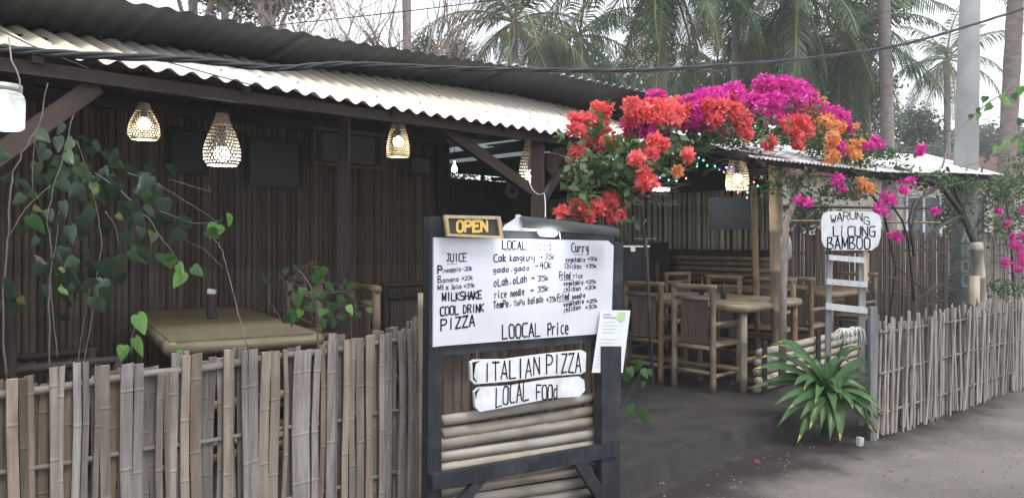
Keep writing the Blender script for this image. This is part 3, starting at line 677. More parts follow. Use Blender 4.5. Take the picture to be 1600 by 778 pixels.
# hanging plaques
def plaque(label, poly, P, rot):
    r_ = root('hanging_sign', label, 'sign', plane_px(P)(825, 600), math.atan2(sd.y, sd.x), 'white plaques hanging under the menu board'); slab('plank', poly, P, .018, 'whiterough', r_); return r_
PP = (SA+sn*.012, sn)
pa = plaque('upper wavy white plank lettered ITALIAN PIZZA under the menu board', [(735, 566), (741, 562), (790, 561), (850, 553), (910, 547), (916, 551), (915, 580), (908, 584), (850, 588), (790, 596), (742, 600), (736, 594)], PP, 0)
write(pa, PP, 'ITALIAN', 756, 596, 846, 585, 28, 2.4); write(pa, PP, 'PIZZA', 854, 585, 910, 580, 29, 2.4)
slab('ink_corner', [(738, 566), (750, 563.5), (743, 568), (740, 588), (746, 598), (739, 592)], PP, .002, 'ink', pa, .002)
pb = plaque('lower wavy white plank lettered LOCAL FOOd under the ITALIAN PIZZA plank', [(741, 612), (748, 605), (800, 602), (860, 592), (905, 588), (913, 594), (914, 610), (906, 619), (860, 622), (800, 634), (750, 643), (743, 636)], PP, 0)
write(pb, PP, 'LOCAL', 775, 636, 828, 622, 28, 2.2); write(pb, PP, 'FOOd', 838, 624, 874, 622, 22, 2.2)
slab('ink_corner', [(742, 612), (750, 605.5), (745, 614), (743.5, 624)], PP, .002, 'ink', pb, .002)
for p_, x, y in ((pa, 745, 563), (pa, 908, 548), (pb, 750, 606), (pb, 850, 594)):
    mb = MB(); f_ = plane_px((SA+sn*.004, sn)); mb.tube([f_(x, y), f_(x, y-16)], .0012, 4); mb.build('hanger', M['string'], p_)
# laminated paper menu
PM = (SA+sn*.02+sd*0, (sn+Vector((.25, 0, 0))).normalized())
P0_ = fS(930, 530)+sn*.0; PM = (P0_+sn*.022, (sn+sd*.0).normalized())
pm = root('paper_menu', 'laminated paper menu with faint green leaf pinned at the right end of the board', 'menu', plane_px(PM)(950, 582), math.atan2(sd.y, sd.x))
slab('sheet', [(939, 484.5), (985, 485), (973, 582), (925, 582)], PM, .003, 'paper', pm)
slab('print', [(966, 487), (978, 487.5), (976, 500), (968, 504), (962, 497)], PM, .001, 'printgreen', pm, .0015)
mb = MB()
for k in range(14):
    f_ = plane_px(PM); y = 503+k*5.4; x0 = 943-k*1.05
    if k == 4: continue
    ribbon(mb, [f_(x0, y), f_(x0+17+(k*7) % 9, y)], .0022, PM[1], .002); ribbon(mb, [f_(x0+27, y), f_(x0+29, y)], .0022, PM[1], .002)
f_ = plane_px(PM); ribbon(mb, [f_(943, 491), f_(954, 491)], .006, PM[1], .002); ribbon(mb, [f_(943, 495.5), f_(961, 496)], .007, PM[1], .002)
mb.build('small_print', M['paperink'], pm)
# strip lamp over the board
lp = root('strip_lamp', 'lit work lamp with a dark half-round hood above the menu board', 'lamp', plane_px((SA+sn*.1, sn))(850, 370), math.atan2(sd.y, sd.x))
f_ = plane_px((SA+sn*.08, sn)); a, b = f_(808, 350), f_(962, 366); mb = MB(); n = 14; vs = []; ax = (b-a).normalized(); up = Vector((0, 0, 1)); fo = up.cross(ax).normalized()
if fo.dot(sn) < 0: fo = -fo
for (p, rr) in ((a, .043), (a+(b-a)*.5, .043), (b, .036)):
    for k in range(n+1):
        th = R(-25+230*k/n); vs.append(p+fo*math.cos(th)*rr+up*math.sin(th)*rr)
mb.add(vs, [(i*(n+1)+k, i*(n+1)+k+1, (i+1)*(n+1)+k+1, (i+1)*(n+1)+k) for i in range(2) for k in range(n)])
mb.build('hood', M['slate'], lp, smooth=True)
slab('end_plate', [(785, 359), (789, 352), (797, 347), (806, 341), (806, 336), (812, 335), (817, 340), (818, 350), (826, 357), (870, 360), (870, 362), (786, 360)], (SA+sn*.1, sn), .004, 'white', lp)
f_ = plane_px((SA+sn*.1, sn)); mb = MB(); mb.tube([f_(842, 364), f_(846, 363.5), f_(866, 364.5), f_(870, 365)], [.006, .017, .017, .006], 12); mb.build('bulb', M['bulbwhite'], lp, smooth=True)
mb = MB(); mb.tube([f_(874, 362), f_(876, 374)], .003, 6); mb.build('bracket', M['chrome'], lp)
def lamp_light(p, e, c, rad=.03, nm='lamp_light'):
    l = bpy.data.lights.new(nm, 'POINT'); l.energy = e; l.color = c; l.shadow_soft_size = rad; o = bpy.data.objects.new(nm, l); o.location = p; sc.collection.objects.link(o)
lamp_light(f_(856, 371)+sn*.05, 2.4, (.93, .96, 1), .03)
# ------------------------------------------------------------------ warung sign on a ladder
LP0 = at(1340, 560, 6.2); ln = Vector((-.05, -1, 0)).normalized(); PL = (LP0, ln)
ld = root('sign_ladder', 'narrow grey ladder with whitewashed rungs standing behind the lily', 'ladder', atz(1340, 690, 0))
def lb(name, poly, mat, off=0, th=.025): slab(name, poly, PL, th, mat, ld, off)
lb('side_post', [(1292, 398), (1300, 398), (1298, 668), (1289, 668)], 'greywood'); lb('side_post', [(1343, 396), (1350, 396), (1353, 460), (1350, 668), (1341, 668)], 'greywood')
lb('upper_batten', [(1348, 380), (1355, 380), (1355, 448), (1349, 448)], 'framewood', .012, .01)
for q in ([(1294, 398), (1349, 402), (1349, 411), (1294, 406)], [(1290, 435), (1353, 440), (1353, 449), (1290, 444)], [(1289, 473), (1354, 480), (1354, 490), (1289, 483)]): lb('rung', q, 'whitewash', .028, .026)
st_ = atz(1343, 696, 0); mb = MB(); mb.tube([st_, st_+Vector((.003, 0, .03)), st_+Vector((.006, 0, .06))], [.026, .03, .028], 6)
o = mb.build('white_block', M['whitewash'], base=st_); tag(o, 'small whitewashed block on the ground right of the lily', 'block')
PW = (LP0+ln*.04, ln)
ws = root('name_sign', 'rounded white name sign lettered WARUNG LICUNG BAMBOO on top of the ladder', 'sign', plane_px(PW)(1330, 390))
slab('board', [(1283, 345), (1286, 335), (1294, 330), (1330, 330), (1364, 331), (1374, 336), (1377, 346), (1376, 370), (1372, 384), (1362, 391), (1300, 391), (1288, 385), (1284, 376)], PW, .012, 'whiterough', ws)
for ch, x, y, h in (('W', 1298, 347, 11), ('A', 1308, 345, 13), ('R', 1318, 343, 12), ('U', 1328, 342, 12), ('N', 1339, 343, 11), ('G', 1350, 349, 11)):
    write(ws, PW, ch, x, y, x+11, y+(1 if x < 1330 else 3), h, 1.5, jit=.15)
write(ws, PW, 'LiCUNG', 1302, 369, 1370, 369, 15, 1.8, jit=.15); write(ws, PW, 'BAMBOO', 1293, 389, 1362, 389, 18, 2.0, jit=.15)

# ------------------------------------------------------------------ lanterns
def lantern(name, label, px, ytop, ybot, wpx, t, warm, energy, style='bell', bulb=.5, ceil=None):
    c = at(px, ybot, t); s = t/F; H = (ybot-ytop)*s; Rr = wpx*s/2
    r_ = root(name, label, 'lantern', c, 0, 'hanging lanterns')
    prof = [(.80, 0), (.98, .10), (1.0, .25), (.92, .42), (.74, .6), (.52, .78), (.38, .92), (.34, 1)] if style == 'bell' else [(.95, 0), (1.0, .14), (.97, .35), (.86, .58), (.68, .8), (.5, 1)]
    nn = 28; rows = 15; mb = MB(); 
    def pr(k): return interp(k, [(z, r) for r, z in prof])
    th = .22
    for j in range(rows):          # woven cells with an open hole each
        for i in range(nn):
            def P(a, b, rr=1): 
                ang = 2*math.pi*(i+a+.5*(j % 2))/nn; z = (j+b)/rows; r = pr(z)*Rr*rr; return c+Vector((r*math.cos(ang), r*math.sin(ang), z*H))
            o_ = [P(0, 0), P(1, 0), P(1, 1), P(0, 1)]; h = th if j < rows-3 else .36
            i_ = [P(h, h), P(1-h, h), P(1-h, 1-h), P(h, 1-h)]
            mb.add(o_+i_, [(0, 1, 5, 4), (1, 2, 6, 5), (2, 3, 7, 6), (3, 0, 4, 7)])
    mb.build('woven_shade', M['basket'], r_)
    mb = MB()
    for zz, rr in ((0, .80 if style == 'bell' else .95), (.02, .86 if style == 'bell' else .97)):
        mb.tube([c+Vector((Rr*rr*math.cos(R(15*k)), Rr*rr*math.sin(R(15*k)), zz*H)) for k in range(25)], Rr*.03, 5, cap=False)
    mb.build('rim', M['basket'], r_)
    bz = H*bulb; br = min(.045, Rr*.44); mb = MB(); mb.lathe(c+Vector((0, 0, bz)), [(0.001, -br), (br*.5, -br*.87), (br*.87, -br*.5), (br, 0), (br*.87, br*.5), (br*.5, br*.87), (br*.3, br)], 14)
    mb.build('bulb', M['bulbwarm' if warm else 'bulbwhite'], r_, smooth=True)
    mb = MB(); mb.tube([c+Vector((0, 0, bz+br*1.0)), c+Vector((0, 0, bz+br*3.4))], br*.45, 8); mb.build('socket', M['darkcab'], r_)
    top = ceil or 2.5; mb = MB(); mb.tube([c+Vector((0, 0, bz+br*3.4)), c+Vector((0, 0, max(H, top-c.z)))], .003, 5); mb.build('cord', M['cable'], r_)
    lamp_light(c+Vector((0, 0, bz-br*1.3)), energy, (1, .86, .62) if warm else (.92, .96, 1), br)
    return r_
lantern('hanging_lantern', 'small woven lantern with an amber bulb, leftmost of the basket lamps', 225, 162, 218, 47, 4.6, True, 4.0, bulb=.42, ceil=2.55)
lantern('hanging_lantern', 'largest woven lantern with a white bulb at its mouth, hanging before the blackboard', 347, 178, 258, 56, 4.36, False, 9.0, bulb=.22, ceil=2.5)
lantern('hanging_lantern', 'woven lantern glowing warm between the picture frames', 622, 192, 245, 36, 6.1, True, 3.5, 'cone', .45, ceil=2.6)
lantern('hanging_lantern', 'slim woven lantern with a bare white bulb beside the reddish post', 828, 212, 284, 34, 6.0, False, 6.0, bulb=.14, ceil=2.5)
lantern('hanging_lantern', 'woven lantern among the coloured fairy lights under the awning', 1152, 240, 296, 36, 6.9, True, 9.0, 'cone', .3, ceil=2.6)
# drop shaped bare bulb
c = at(710, 265, 9.2); r_ = root('bare_bulb', 'bare drop-shaped white bulb shining at the back of the room', 'bulb', c)
mb = MB(); mb.lathe(c, [(.001, -.036), (.03, -.024), (.036, 0), (.027, .03), (.010, .065), (.009, .1)], 12); mb.build('glass_bulb', M['bulbwhite'], r_, smooth=True)
mb = MB(); mb.tube([c+Vector((0, 0, .1)), c+Vector((0, 0, .25))], .004, 5); mb.build('cord', M['cable'], r_); lamp_light(c-Vector((0, 0, .08)), 1.6, (.92, .96, 1))
# jar lamp at left edge
c = at(5, 204, 2.55); r_ = root('jar_lamp', 'glowing glass jar lamp on a twisted cord at the left edge', 'lamp', c)
mb = MB(); mb.lathe(c, [(.001, 0), (.052, .002), (.062, .012), (.063, .10), (.058, .118), (.05, .126)], 24); mb.build('jar', M['glass'], r_, smooth=True)
mb = MB(); mb.lathe(c, [(.052, .126), (.055, .126), (.055, .152), (.001, .156)], 24); mb.build('lid', M['tin'], r_, smooth=True)
mb = MB(); mb.lathe(c+Vector((0, 0, .05)), [(.001, -.036), (.03, -.022), (.038, 0), (.03, .026), (.014, .05), (.012, .07)], 14); mb.build('bulb', M['bulbjar'], r_, smooth=True)
mb = MB(); mb.tube([at(31, 142, 2.5), at(31, 125, 2.5), at(26, 110, 2.5), at(18, 95, 2.5), at(14, 60, 2.55)], .0025, 5); mb.build('cord', M['string'], r_)
lamp_light(c+Vector((0, -.0, -.03)), 2.0, (.92, .96, 1))
c = at(1032, 297, 8.6); r_ = root('tube_lamp', 'small lit tube lamp under the flowers by the bamboo pole wall', 'lamp', c)
mb = MB(); mb.tube([c+Vector((-.1, 0, 0)), c+Vector((.1, 0, 0))], .011, 8); mb.build('tube', M['bulbwhite'], r_); mb = MB(); mb.box(c+Vector((0, .01, .025)), (.22, .03, .02)); mb.build('holder', M['white'], r_)
mb = MB(); mb.tube([c+Vector((0, .01, .03)), c+Vector((0, .01, .55))], .004, 5); mb.build('cord', M['cable'], r_); lamp_light(c+Vector((0, 0, -.06)), 9, (.95, .97, 1), .05)
# jar on the pillar
c = at(1229, 405, 7.0); r_ = root('glass_jar', 'clear glass jar light hanging on the right side of the entrance pillar', 'jar', c)
mb = MB(); mb.lathe(c, [(.001, 0), (.04, .004), (.046, .04), (.046, .14), (.03, .2), (.02, .23)], 16); mb.build('jar', M['glass'], r_, smooth=True)
mb = MB(); mb.tube([c+Vector((0, 0, .23)), c+Vector((0, 0, .30))], .02, 8); mb.build('cap', M['tin'], r_)
mb = MB(); mb.lathe(c+Vector((0, 0, .16)), [(.001, -.02), (.014, 0), (.001, .02)], 8); mb.build('bulb', M['bulbwhite'], r_)
# fairy lights
fy = root('fairy_lights', 'string of red, green and blue fairy lights looped under the awning', 'fairy lights', at(1100, 262, 6.6))
fp = [(965, 248, 'blue'), (958, 249, 'blue'), (1031, 278, 'blue'), (1045, 282, 'green'), (1057, 283, 'green'), (1072, 279, 'red'), (1078, 247, 'blue'), (1092, 247, 'blue'), (1099, 251, 'green'), (1089, 255, 'green'), (1089, 260, 'green'), (1105, 259, 'green'), (1117, 260, 'green'), (1124, 265, 'blue'), (1131, 269, 'red'), (1143, 261, 'blue'), (1147, 248, 'red'), (1142, 267, 'blue'), (1178, 285, 'red'), (1184, 291, 'green'), (1168, 301, 'cyan'), (1153, 301, 'red'), (1167, 309, 'red'), (1135, 262, 'cyan'), (1062, 266, 'red'), (1052, 240, 'red'), (1061, 243, 'red')]
for x, y, c_ in fp:
    mb = MB(); mb.lathe(at(x, y, 6.5), [(.001, -.008), (.008, 0), (.001, .01)], 6); mb.build('bulb', M['f'+c_], fy)
mb = MB(); mb.tube([at(x, y-2, 6.52) for x, y, _ in sorted(fp)], .002, 4); mb.build('wire', M['cable'], fy)

# ------------------------------------------------------------------ things on the walls
def hung(name, label, cat, px0, py0, px1, py1, v, fr_mat, in_mat, fw=.03, group=None, mount=None):
    a, b = atv(px0, py1, v), atv(px1, py0, v); ua, ub = uvz(a)[0], uvz(b)[0]; zc = (atv((px0+px1)/2, (py0+py1)/2, v)).z; t = atv((px0+px1)/2, 0, v).y; h = (py1-py0)/F*t/2
    r_ = root(name, label, cat, W((ua+ub)/2, v, zc-h), R(45), group)
    mb = MB(); RM = Matrix.Rotation(R(45), 3, 'Z')
    mb.box(W((ua+ub)/2, v, zc), (ub-ua-2*fw, .01, 2*h-2*fw), RM); mb.build('panel', M[in_mat], r_)
    for z in (zc-h+fw/2, zc+h-fw/2): beam('frame_strip', W(ua, v-.008, z), W(ub, v-.008, z), fw, .025, M[fr_mat], r_)
    for u in (ua+fw/2, ub-fw/2): beam('frame_strip', W(u, v-.008, zc-h+fw), W(u, v-.008, zc+h-fw), .025, fw, M[fr_mat], r_)
    if mount:
        mb = MB(); mb.box(W((ua+ub)/2, v-.007, zc), ((ub-ua)*.72, .003, h*1.35), RM); mb.build('print', M[mount], r_)
    return r_
hung('picture_frame', 'wide brown picture frame behind the dark post on the back wall', 'picture', 486, 202, 600, 264, 6.13, 'framewood2', 'chalkboard', .05, mount='chalk')
hung('picture_frame', 'small dark framed picture right of the warm lantern', 'picture', 639, 242, 676, 276, 6.13, 'darkcab', 'chalk', .04)
hung('blackboard', 'large blackboard on the back wall right of the big white lantern', 'blackboard', 384, 216, 472, 293, 6.13, 'darkcab', 'chalkboard')
hung('blackboard', 'blackboard on the back wall left of the big white lantern', 'blackboard', 262, 200, 325, 272, 6.13, 'darkcab', 'chalkboard')
c = atv(798, 298, 8.9); r_ = root('wall_clock', 'round pale green wall disc at the back of the room', 'clock', c); mb = MB()
mb.tube([c, c+W(0, -.04, 0)], .14, 20); mb.build('face', M['concrete'], r_); mb = MB(); mb.tube([c+W(0, -.0, 0), c+W(0, -.05, 0)], .06, 16); 
mb.build('hub', M['window'], r_)
c = at(880, 258, 6.7); r_ = root('woven_tray', 'oval woven tray hanging right of the reddish post', 'tray', c); mb = MB()
mb.lathe((0, 0, 0), [(.001, 0), (.10, .006), (.15, .03), (.155, .036), (.15, .03)], 20); RM = Matrix.Rotation(R(75), 3, 'X'); mb.v = [tuple(RM @ Vector(q)+c) for q in mb.v]; mb.build('weave', M['weave'], r_)
mb = MB(); mb.tube([c+Vector((0, .02, .15)), c+Vector((0, .05, .6))], .003, 4); mb.build('cord', M['cable'], r_)
# chalk menu at the bar
cb = root('chalk_menu', 'dark chalk menu board hung on the pale bamboo pole wall', 'chalkboard', at(1150, 360, 9.6))
PC = (at(1148, 333, 9.4), Vector((-.5, -.86, 0)).normalized())
slab('panel', [(1108, 309), (1190, 306), (1191, 357), (1109, 360)], PC, .03, 'chalkboard', cb)
mb = MB(); f_ = plane_px(PC); rnd = random.Random(3)
for k in range(8):
    y = 316+k*5
    x = 1114
    while x < 1180:
        L_ = rnd.uniform(3, 8); ribbon(mb, [f_(x, y), f_(x+L_*.5, y+rnd.uniform(-1.2, 1.2)), f_(x+L_, y)], .007, PC[1], .003); x += L_+rnd.uniform(1.5, 4)
mb.build('faded_writing', M['chalk'], cb, kind='stuff')
# dark cabinet with metal trolley at the counter
cab = root('speaker_cabinet', 'black flight-case cabinet behind the right end of the menu board', 'cabinet', at(984, 470, 8.3))
mb = MB(); c = at(984, 428, 8.3); mb.box((c.x, c.y, .15+(c.z+.35-.15)/2), (.36, .4, c.z+.35-.15)); mb.build('body', M['darkcab'], cab)
for dz_ in (.3, -.1): mb = MB(); mb.box((c.x, c.y-.21, c.z+dz_), (.36, .015, .018)); mb.build('trim', M['chrome'], cab)
mb = MB(); mb.box((c.x-.0, c.y-.215, c.z+.27), (.05, .02, .05)); mb.build('latch', M['chrome'], cab)
mb = MB(); a = at(1008, 373, 8.0); mb.box(a, (.22, .1, .008)); mb.build('shelf_plate', M['whitewash'], cab); pole('stand_leg', at(1010, 470, 8.0), at(1010, 375, 8.0), .008, M['chrome'], cab, n=6)
# ------------------------------------------------------------------ bamboo furniture (local frames, built at the origin)
def pl(name, a, b, r, mat, par, n=10): return pole(name, a, b, r, M[mat], par, n=n)
def slatset(name, par, mat, x0, x1, y0, y1, z, k, th=.012, vert=False, ytilt=0):
    mb = MB(); wd = (x1-x0)/k
    for i in range(k):
        x = x0+wd*(i+.5)
        if vert: mb.box((x, y0+ytilt, z), (wd*.86, th, y1), None)
        else: mb.box((x, (y0+y1)/2, z), (wd*.88, y1-y0, th))
    o = bpy.data.objects.new(name, mb.mesh(name, M[mat])); link(o, par, I4, 'stuff'); return o
def make_chair(mat='bamboo'):
    r_ = root('bamboo_chair', 'x', 'chair', (0, 0, 0))
    for x in (-.2, .2):
        pl('rear_leg', (x, -.22, 0), (x, -.22, .92), .028, mat, r_, 12); pl('front_leg', (x, .22, 0), (x, .22, .62), .027, mat, r_, 12)
        pl('arm', (x, -.22, .60), (x, .26, .60), .022, mat, r_); pl('seat_rail', (x, -.2, .41), (x, .2, .41), .02, mat, r_); pl('stretcher', (x, -.2, .14), (x, .2, .14), .02, mat, r_)
    for y in (-.22, .22): pl('seat_rail', (-.19, y, .39), (.19, y, .39), .022, mat, r_); pl('stretcher', (-.19, y, .17), (.19, y, .17), .02, mat, r_)
    pl('top_rail', (-.23, -.22, .93), (.23, -.22, .93), .026, mat, r_); pl('back_rail', (-.19, -.22, .83), (.19, -.22, .83), .022, mat, r_)
    slatset('backrest_slats', r_, 'weave' if mat == 'bamboo' else 'wall', -.14, .14, -.2, .40, .62, 9, .008, True)
    slatset('seat_slats', r_, mat, -.2, .2, -.2, .22, .435, 12)
    return r_
def make_table(lx, ly, h, mat='bamboo', label='x'):
    r_ = root('bamboo_table', label, 'table', (0, 0, 0)); X, Y = lx/2, ly/2
    for x in (-X+.05, X-.05):
        for y in (-Y+.05, Y-.05): pl('leg', (x, y, 0), (x, y, h-.03), .034, mat, r_, 12)
        pl('stretcher', (x, -Y+.07, .2), (x, Y-.07, .2), .022, mat, r_); pl('edge_pole', (x+(.03 if x > 0 else -.03), -Y, h-.035), (x+(.03 if x > 0 else -.03), Y, h-.035), .038, mat, r_, 12)
    for y in (-Y+.02, Y-.02): pl('edge_pole', (-X, y, h-.04), (X, y, h-.04), .036, mat, r_, 12); pl('stretcher', (-X+.07, y*.95, .28), (X-.07, y*.95, .28), .022, mat, r_)
    k = max(3, int(ly/.4))
    for i in range(k):      # top in planks laid edge to edge
        y0 = -Y+.02+(ly-.04)*i/k; mb = MB(); mb.box((0, y0+(ly-.04)/k/2, h), (lx-.02, (ly-.04)/k-.006, .012)); o = bpy.data.objects.new('top_panel', mb.mesh('top_panel', M[mat])); link(o, r_)
    return r_
def dup(r_, Mx, label, group):
    def cp(o, par):
        c = o.copy(); sc.collection.objects.link(c)
        if par is not None: c.parent = par
        WM[c.name] = I4
        for k in list(o.children): cp(k, c)
        return c
    kids = None; c = cp(r_, None); c.matrix_basis = Mx; c['label'] = label; c['group'] = group; return c
def place(Mx_or, label, group, proto): return dup(proto, Mx_or, label, group)
def PM_(u, v, ang, z=.15, s=1.0): return Matrix.Translation(W(u, v, z)) @ Matrix.Rotation(R(45+ang), 4, 'Z') @ Matrix.Scale(s, 4)
ch = make_chair(); chd = make_chair('woodbrown')
gl, gr = 'bamboo chairs on the left terrace', 'bamboo chairs by the entrance'
# facing: chair front is local +y; ang=-90 faces +u
items = [(ch, 6.27, 3.74, -90, 1.0, 'pale bamboo chair nearest the lily, back to the path', gr), (ch, 6.33, 4.34, -88, 1.0, 'pale bamboo chair left of the nearest one, beside the menu board', gr),
 (ch, 7.55, 3.8, 92, 1.0, 'bamboo chair just right of the entrance pillar facing the table', gr), (ch, 7.6, 4.45, 88, 1.0, 'bamboo chair across the entrance table hidden behind the first two', gr),
 (ch, 8.3, 3.75, -90, 1.0, 'bamboo chair between the pillar and the sign ladder', gr), (ch, 9.55, 3.7, 90, 1.0, 'bamboo chair behind the right post of the sign ladder', gr),
 (ch, 7.1, 5.35, 180, 1.0, 'bamboo chair at the back edge of the entrance table with its back to the bar', gr), (ch, 8.2, 5.1, 170, 1.0, 'bamboo chair standing before the dark counter right of the back one', gr),
 (chd, 1.2, 4.75, -90, 1.15, 'dark bamboo chair behind the vine left of the long table', gl), (ch, 2.82, 5.35, 90, 1.12, 'tan bamboo chair at the right end of the long table behind the twiggy shrub', gl), (ch, 2.95, 4.75, 80, 1.08, 'tan bamboo chair partly covered by the twiggy shrub near the fence', gl),
 (chd, 3.95, 5.45, 0, 1.05, 'dark bamboo chair beside the fence end, left of its pair', gl), (chd, 4.5, 5.5, 5, 1.05, 'dark bamboo chair right behind the black post of the menu stand', gl)]
for k, (p_, u, v, a_, s, lab, gp) in enumerate(items):
    dup(p_, PM_(u, v, a_, .15, s), lab, gp)
def delete_tree(o):
    for c in list(o.children): delete_tree(c)
    bpy.data.objects.remove(o)
delete_tree(ch); delete_tree(chd)
def settable(lx, ly, h, mat, u, v, lab, ang=0):
    t_ = make_table(lx, ly, h, mat, lab); t_.matrix_basis = PM_(u, v, ang); t_['group'] = 'bamboo tables'; return t_
settable(.78, 2.0, .83, 'bamboo_lit', 2.13, 4.83, 'long bamboo table behind the left fence with a dark tissue holder on it', -14)
settable(1.1, 1.35, .78, 'bamboo', 6.75, 3.98, 'bamboo table by the entrance pillar with two chairs pushed in')
settable(1.0, 1.3, .78, 'bamboo', 8.9, 4.1, 'bamboo table behind the sign ladder')
# tissue holder
c = at(331, 494, 5.0); c.z = 1.0; r_ = root('tissue_holder', 'dark upright tissue holder with white napkins on the long table', 'holder', c)
mb = MB(); mb.tube([c, c+Vector((0, 0, .15))], [.034, .03], 10); mb.build('body', M['woodbrown'], r_); mb = MB(); mb.box(c+Vector((0, 0, .165)), (.05, .03, .03), Matrix.Rotation(.2, 3, 'Y')); mb.build('napkins', M['white'], r_)

for (u, v, lab, h_) in ((6.6, 3.75, 'small dark sauce bottle on the entrance table', .15), (6.95, 4.2, 'dark bottle standing further back on the entrance table', .19)):
    c = W(u, v, .94); b_ = root('sauce_bottle', lab, 'bottle', c); mb = MB(); mb.lathe(c, [(.001, 0), (.026, .001), (.028, h_*.55), (.012, h_*.75), (.011, h_*.92)], 10); mb.build('bottle_body', M['chalkboard'], b_, smooth=True)
    mb = MB(); mb.tube([c+Vector((0, 0, h_*.9)), c+Vector((0, 0, h_))], .014, 8); mb.build('cap', M['terracotta'], b_)
# ------------------------------------------------------------------ plants
def heart():
    o = [(0, 0), (.16, -.10), (.36, -.02), (.44, .2), (.36, .5), (.18, .8), (0, 1.05)]
    mb = MB(); mid = [(0, y, -.03 if 0 < y < 1 else 0) for y in (0, .2, .5, .8, 1.05)]
    L_ = [(x, y, .06-abs(x)*.05-.12*y*y) for x, y in o]; Rr = [(-x, y, z) for x, y, z in L_]
    m_ = [(0, y, -.12*y*y-.02) for y in (.0, .22, .5, .8)]
    vs = L_+Rr+m_; b = 14
    mb.add(vs, [(0, 1, 2, b+1), (b+1, 2, 3, b+2), (b+2, 3, 4, b+2), ][0:2]+[(b+1, 3, 4, b+2), (b+2, 4, 5, b+3), (b+3, 5, 6)]+
           [(7, b+1, 9, 8), (b+1, 10, 9), (b+1, b+2, 11, 10), (b+2, b+3, 12, 11), (b+3, 13, 12)])
    return mb
HL = {k: heart().mesh('leaf', M[k], True) for k in ('vineleaf', 'midleaf', 'youngleaf')}
def leafM(p, size, roll, pitch, yaw):
    return Matrix.Translation(p) @ Matrix.Rotation(yaw, 4, 'Z') @ Matrix.Rotation(pitch, 4, 'X') @ Matrix.Rotation(roll, 4, 'Y') @ Matrix.Rotation(R(180), 4, 'Z') @ Matrix.Scale(size, 4)
def put_leaf(par, px, py, t, s, k, rnd, name='leaf'):
    size = s*t/F*1.02; p = at(px, py-s*.35, t)
    Mx = Matrix.Translation(p) @ Matrix.Rotation(rnd.uniform(-.7, .7), 4, 'Z') @ Matrix.Rotation(rnd.uniform(-.9, .9), 4, 'Y') @ Matrix.Rotation(R(-90)+rnd.uniform(-.1, 1.15), 4, 'X') @ Matrix.Diagonal((size*rnd.uniform(.8, 1.1), size*rnd.uniform(.9, 1.15), size*rnd.uniform(.7, 2.2), 1))
    # heart tip is +y; after -90deg X it points down, upper face towards the camera
    return link(bpy.data.objects.new(name, HL[k]), par, Mx)
def stems(par, lists, t, mat, name='stem'):
    for pts, r in lists:
        q = [at(x, y, (tt or t)) for x, y, *rest in pts for tt in [rest[0] if rest else None]]
        mb = MB(); # subdivide with a little wander
        fine = []
        for a, b in zip(q, q[1:]):
            for k in range(4): fine.append(a.lerp(b, k/4)+Vector((random.uniform(-1, 1), random.uniform(-1, 1), random.uniform(-1, 1)))*r*.8)
        fine.append(q[-1]); n = len(fine)
        mb.tube(fine, [r*.75*(1-.5*i/n) for i in range(n)], 6); mb.build(name, M[mat], par, smooth=True)
rnd = random.Random(5)
vn = root('climbing_vine', 'dark heart-leaved vine climbing over the left fence under the eave', 'vine', at(90, 1000, 2.85))
stems(vn, [([(8, 600), (4, 480), (10, 380), (14, 320), (20, 270), (40, 230), (62, 190), (75, 130)], .006), ([(78, 585), (76, 480), (80, 400), (74, 350), (82, 300), (100, 240), (115, 180)], .004),
 ([(128, 575), (142, 510), (150, 440), (160, 380), (152, 330), (140, 280), (120, 220)], .0035), ([(120, 580), (125, 540), (132, 500), (140, 450)], .003), ([(14, 370), (30, 340), (50, 315), (80, 290)], .003),
 ([(150, 270), (190, 300), (215, 325), (235, 345), (250, 370), (270, 395), (290, 425)], .003), ([(200, 270), (250, 290), (300, 320), (345, 350)], .0018), ([(250, 330), (300, 348), (330, 350), (348, 342)], .002),
 ([(90, 560), (84, 500), (78, 430), (90, 370), (92, 330)], .0025), ([(50, 300), (52, 250), (56, 200)], .002), ([(165, 330), (180, 352), (186, 385)], .0025), ([(265, 280), (330, 300), (326, 292)], .0015)], 2.85, 'vine')
stems(vn, [([(388, 545), (375, 500), (365, 460), (354, 420), (347, 390), (335, 372), (330, 355)], .0042), ([(350, 420), (320, 390), (285, 373)], .0018), ([(205, 555), (207, 525), (212, 505)], .003)], 3.2, 'vine')
VL = [(88,280,30),(120,267,28),(118,282,28),(124,300,22),(38,310,20),(64,323,22),(145,338,34),(147,293,26),(170,297,28),(187,327,24),(209,343,28),(230,310,24),(237,283,28),(247,300,20),(252,322,30),(104,360,26),(127,364,26),(155,368,24),(167,358,24),(252,353,32),(267,352,24),(291,350,28),(242,369,16),(204,404,30),(220,394,24),(163,420,32),(83,417,28),(88,432,30),(110,435,24),(107,454,28),(100,474,30),(132,449,28),(140,460,28),(160,447,28),(164,459,26),(143,475,28),(117,412,22),(60,215,20),(75,240,22),(110,225,22),(100,250,24),(140,240,22),(60,262,22),(30,290,20),(14,450,34),(10,490,26),(130,395,22),(180,250,18),(160,268,18),(95,345,20),(60,380,18),(185,300,22),(205,320,22),(222,345,20),(150,315,22)]
for x, y, s in VL: put_leaf(vn, x+rnd.uniform(-3, 3), y+rnd.uniform(-3, 3), 2.85+rnd.uniform(-.12, .15), s*1.05, 'vineleaf', rnd)
YL = foliage('yellowing_vine_leaf', [(.16, .17, .05), (.22, .20, .07)], .5, .3, obj=True); HL['yellow'] = heart().mesh('leaf', YL, True)
for x, y, s in [(52, 330, 16), (150, 300, 14), (98, 425, 15), (232, 365, 13), (30, 470, 15), (182, 340, 12)]: put_leaf(vn, x, y, 2.78, s, 'yellow', rnd)
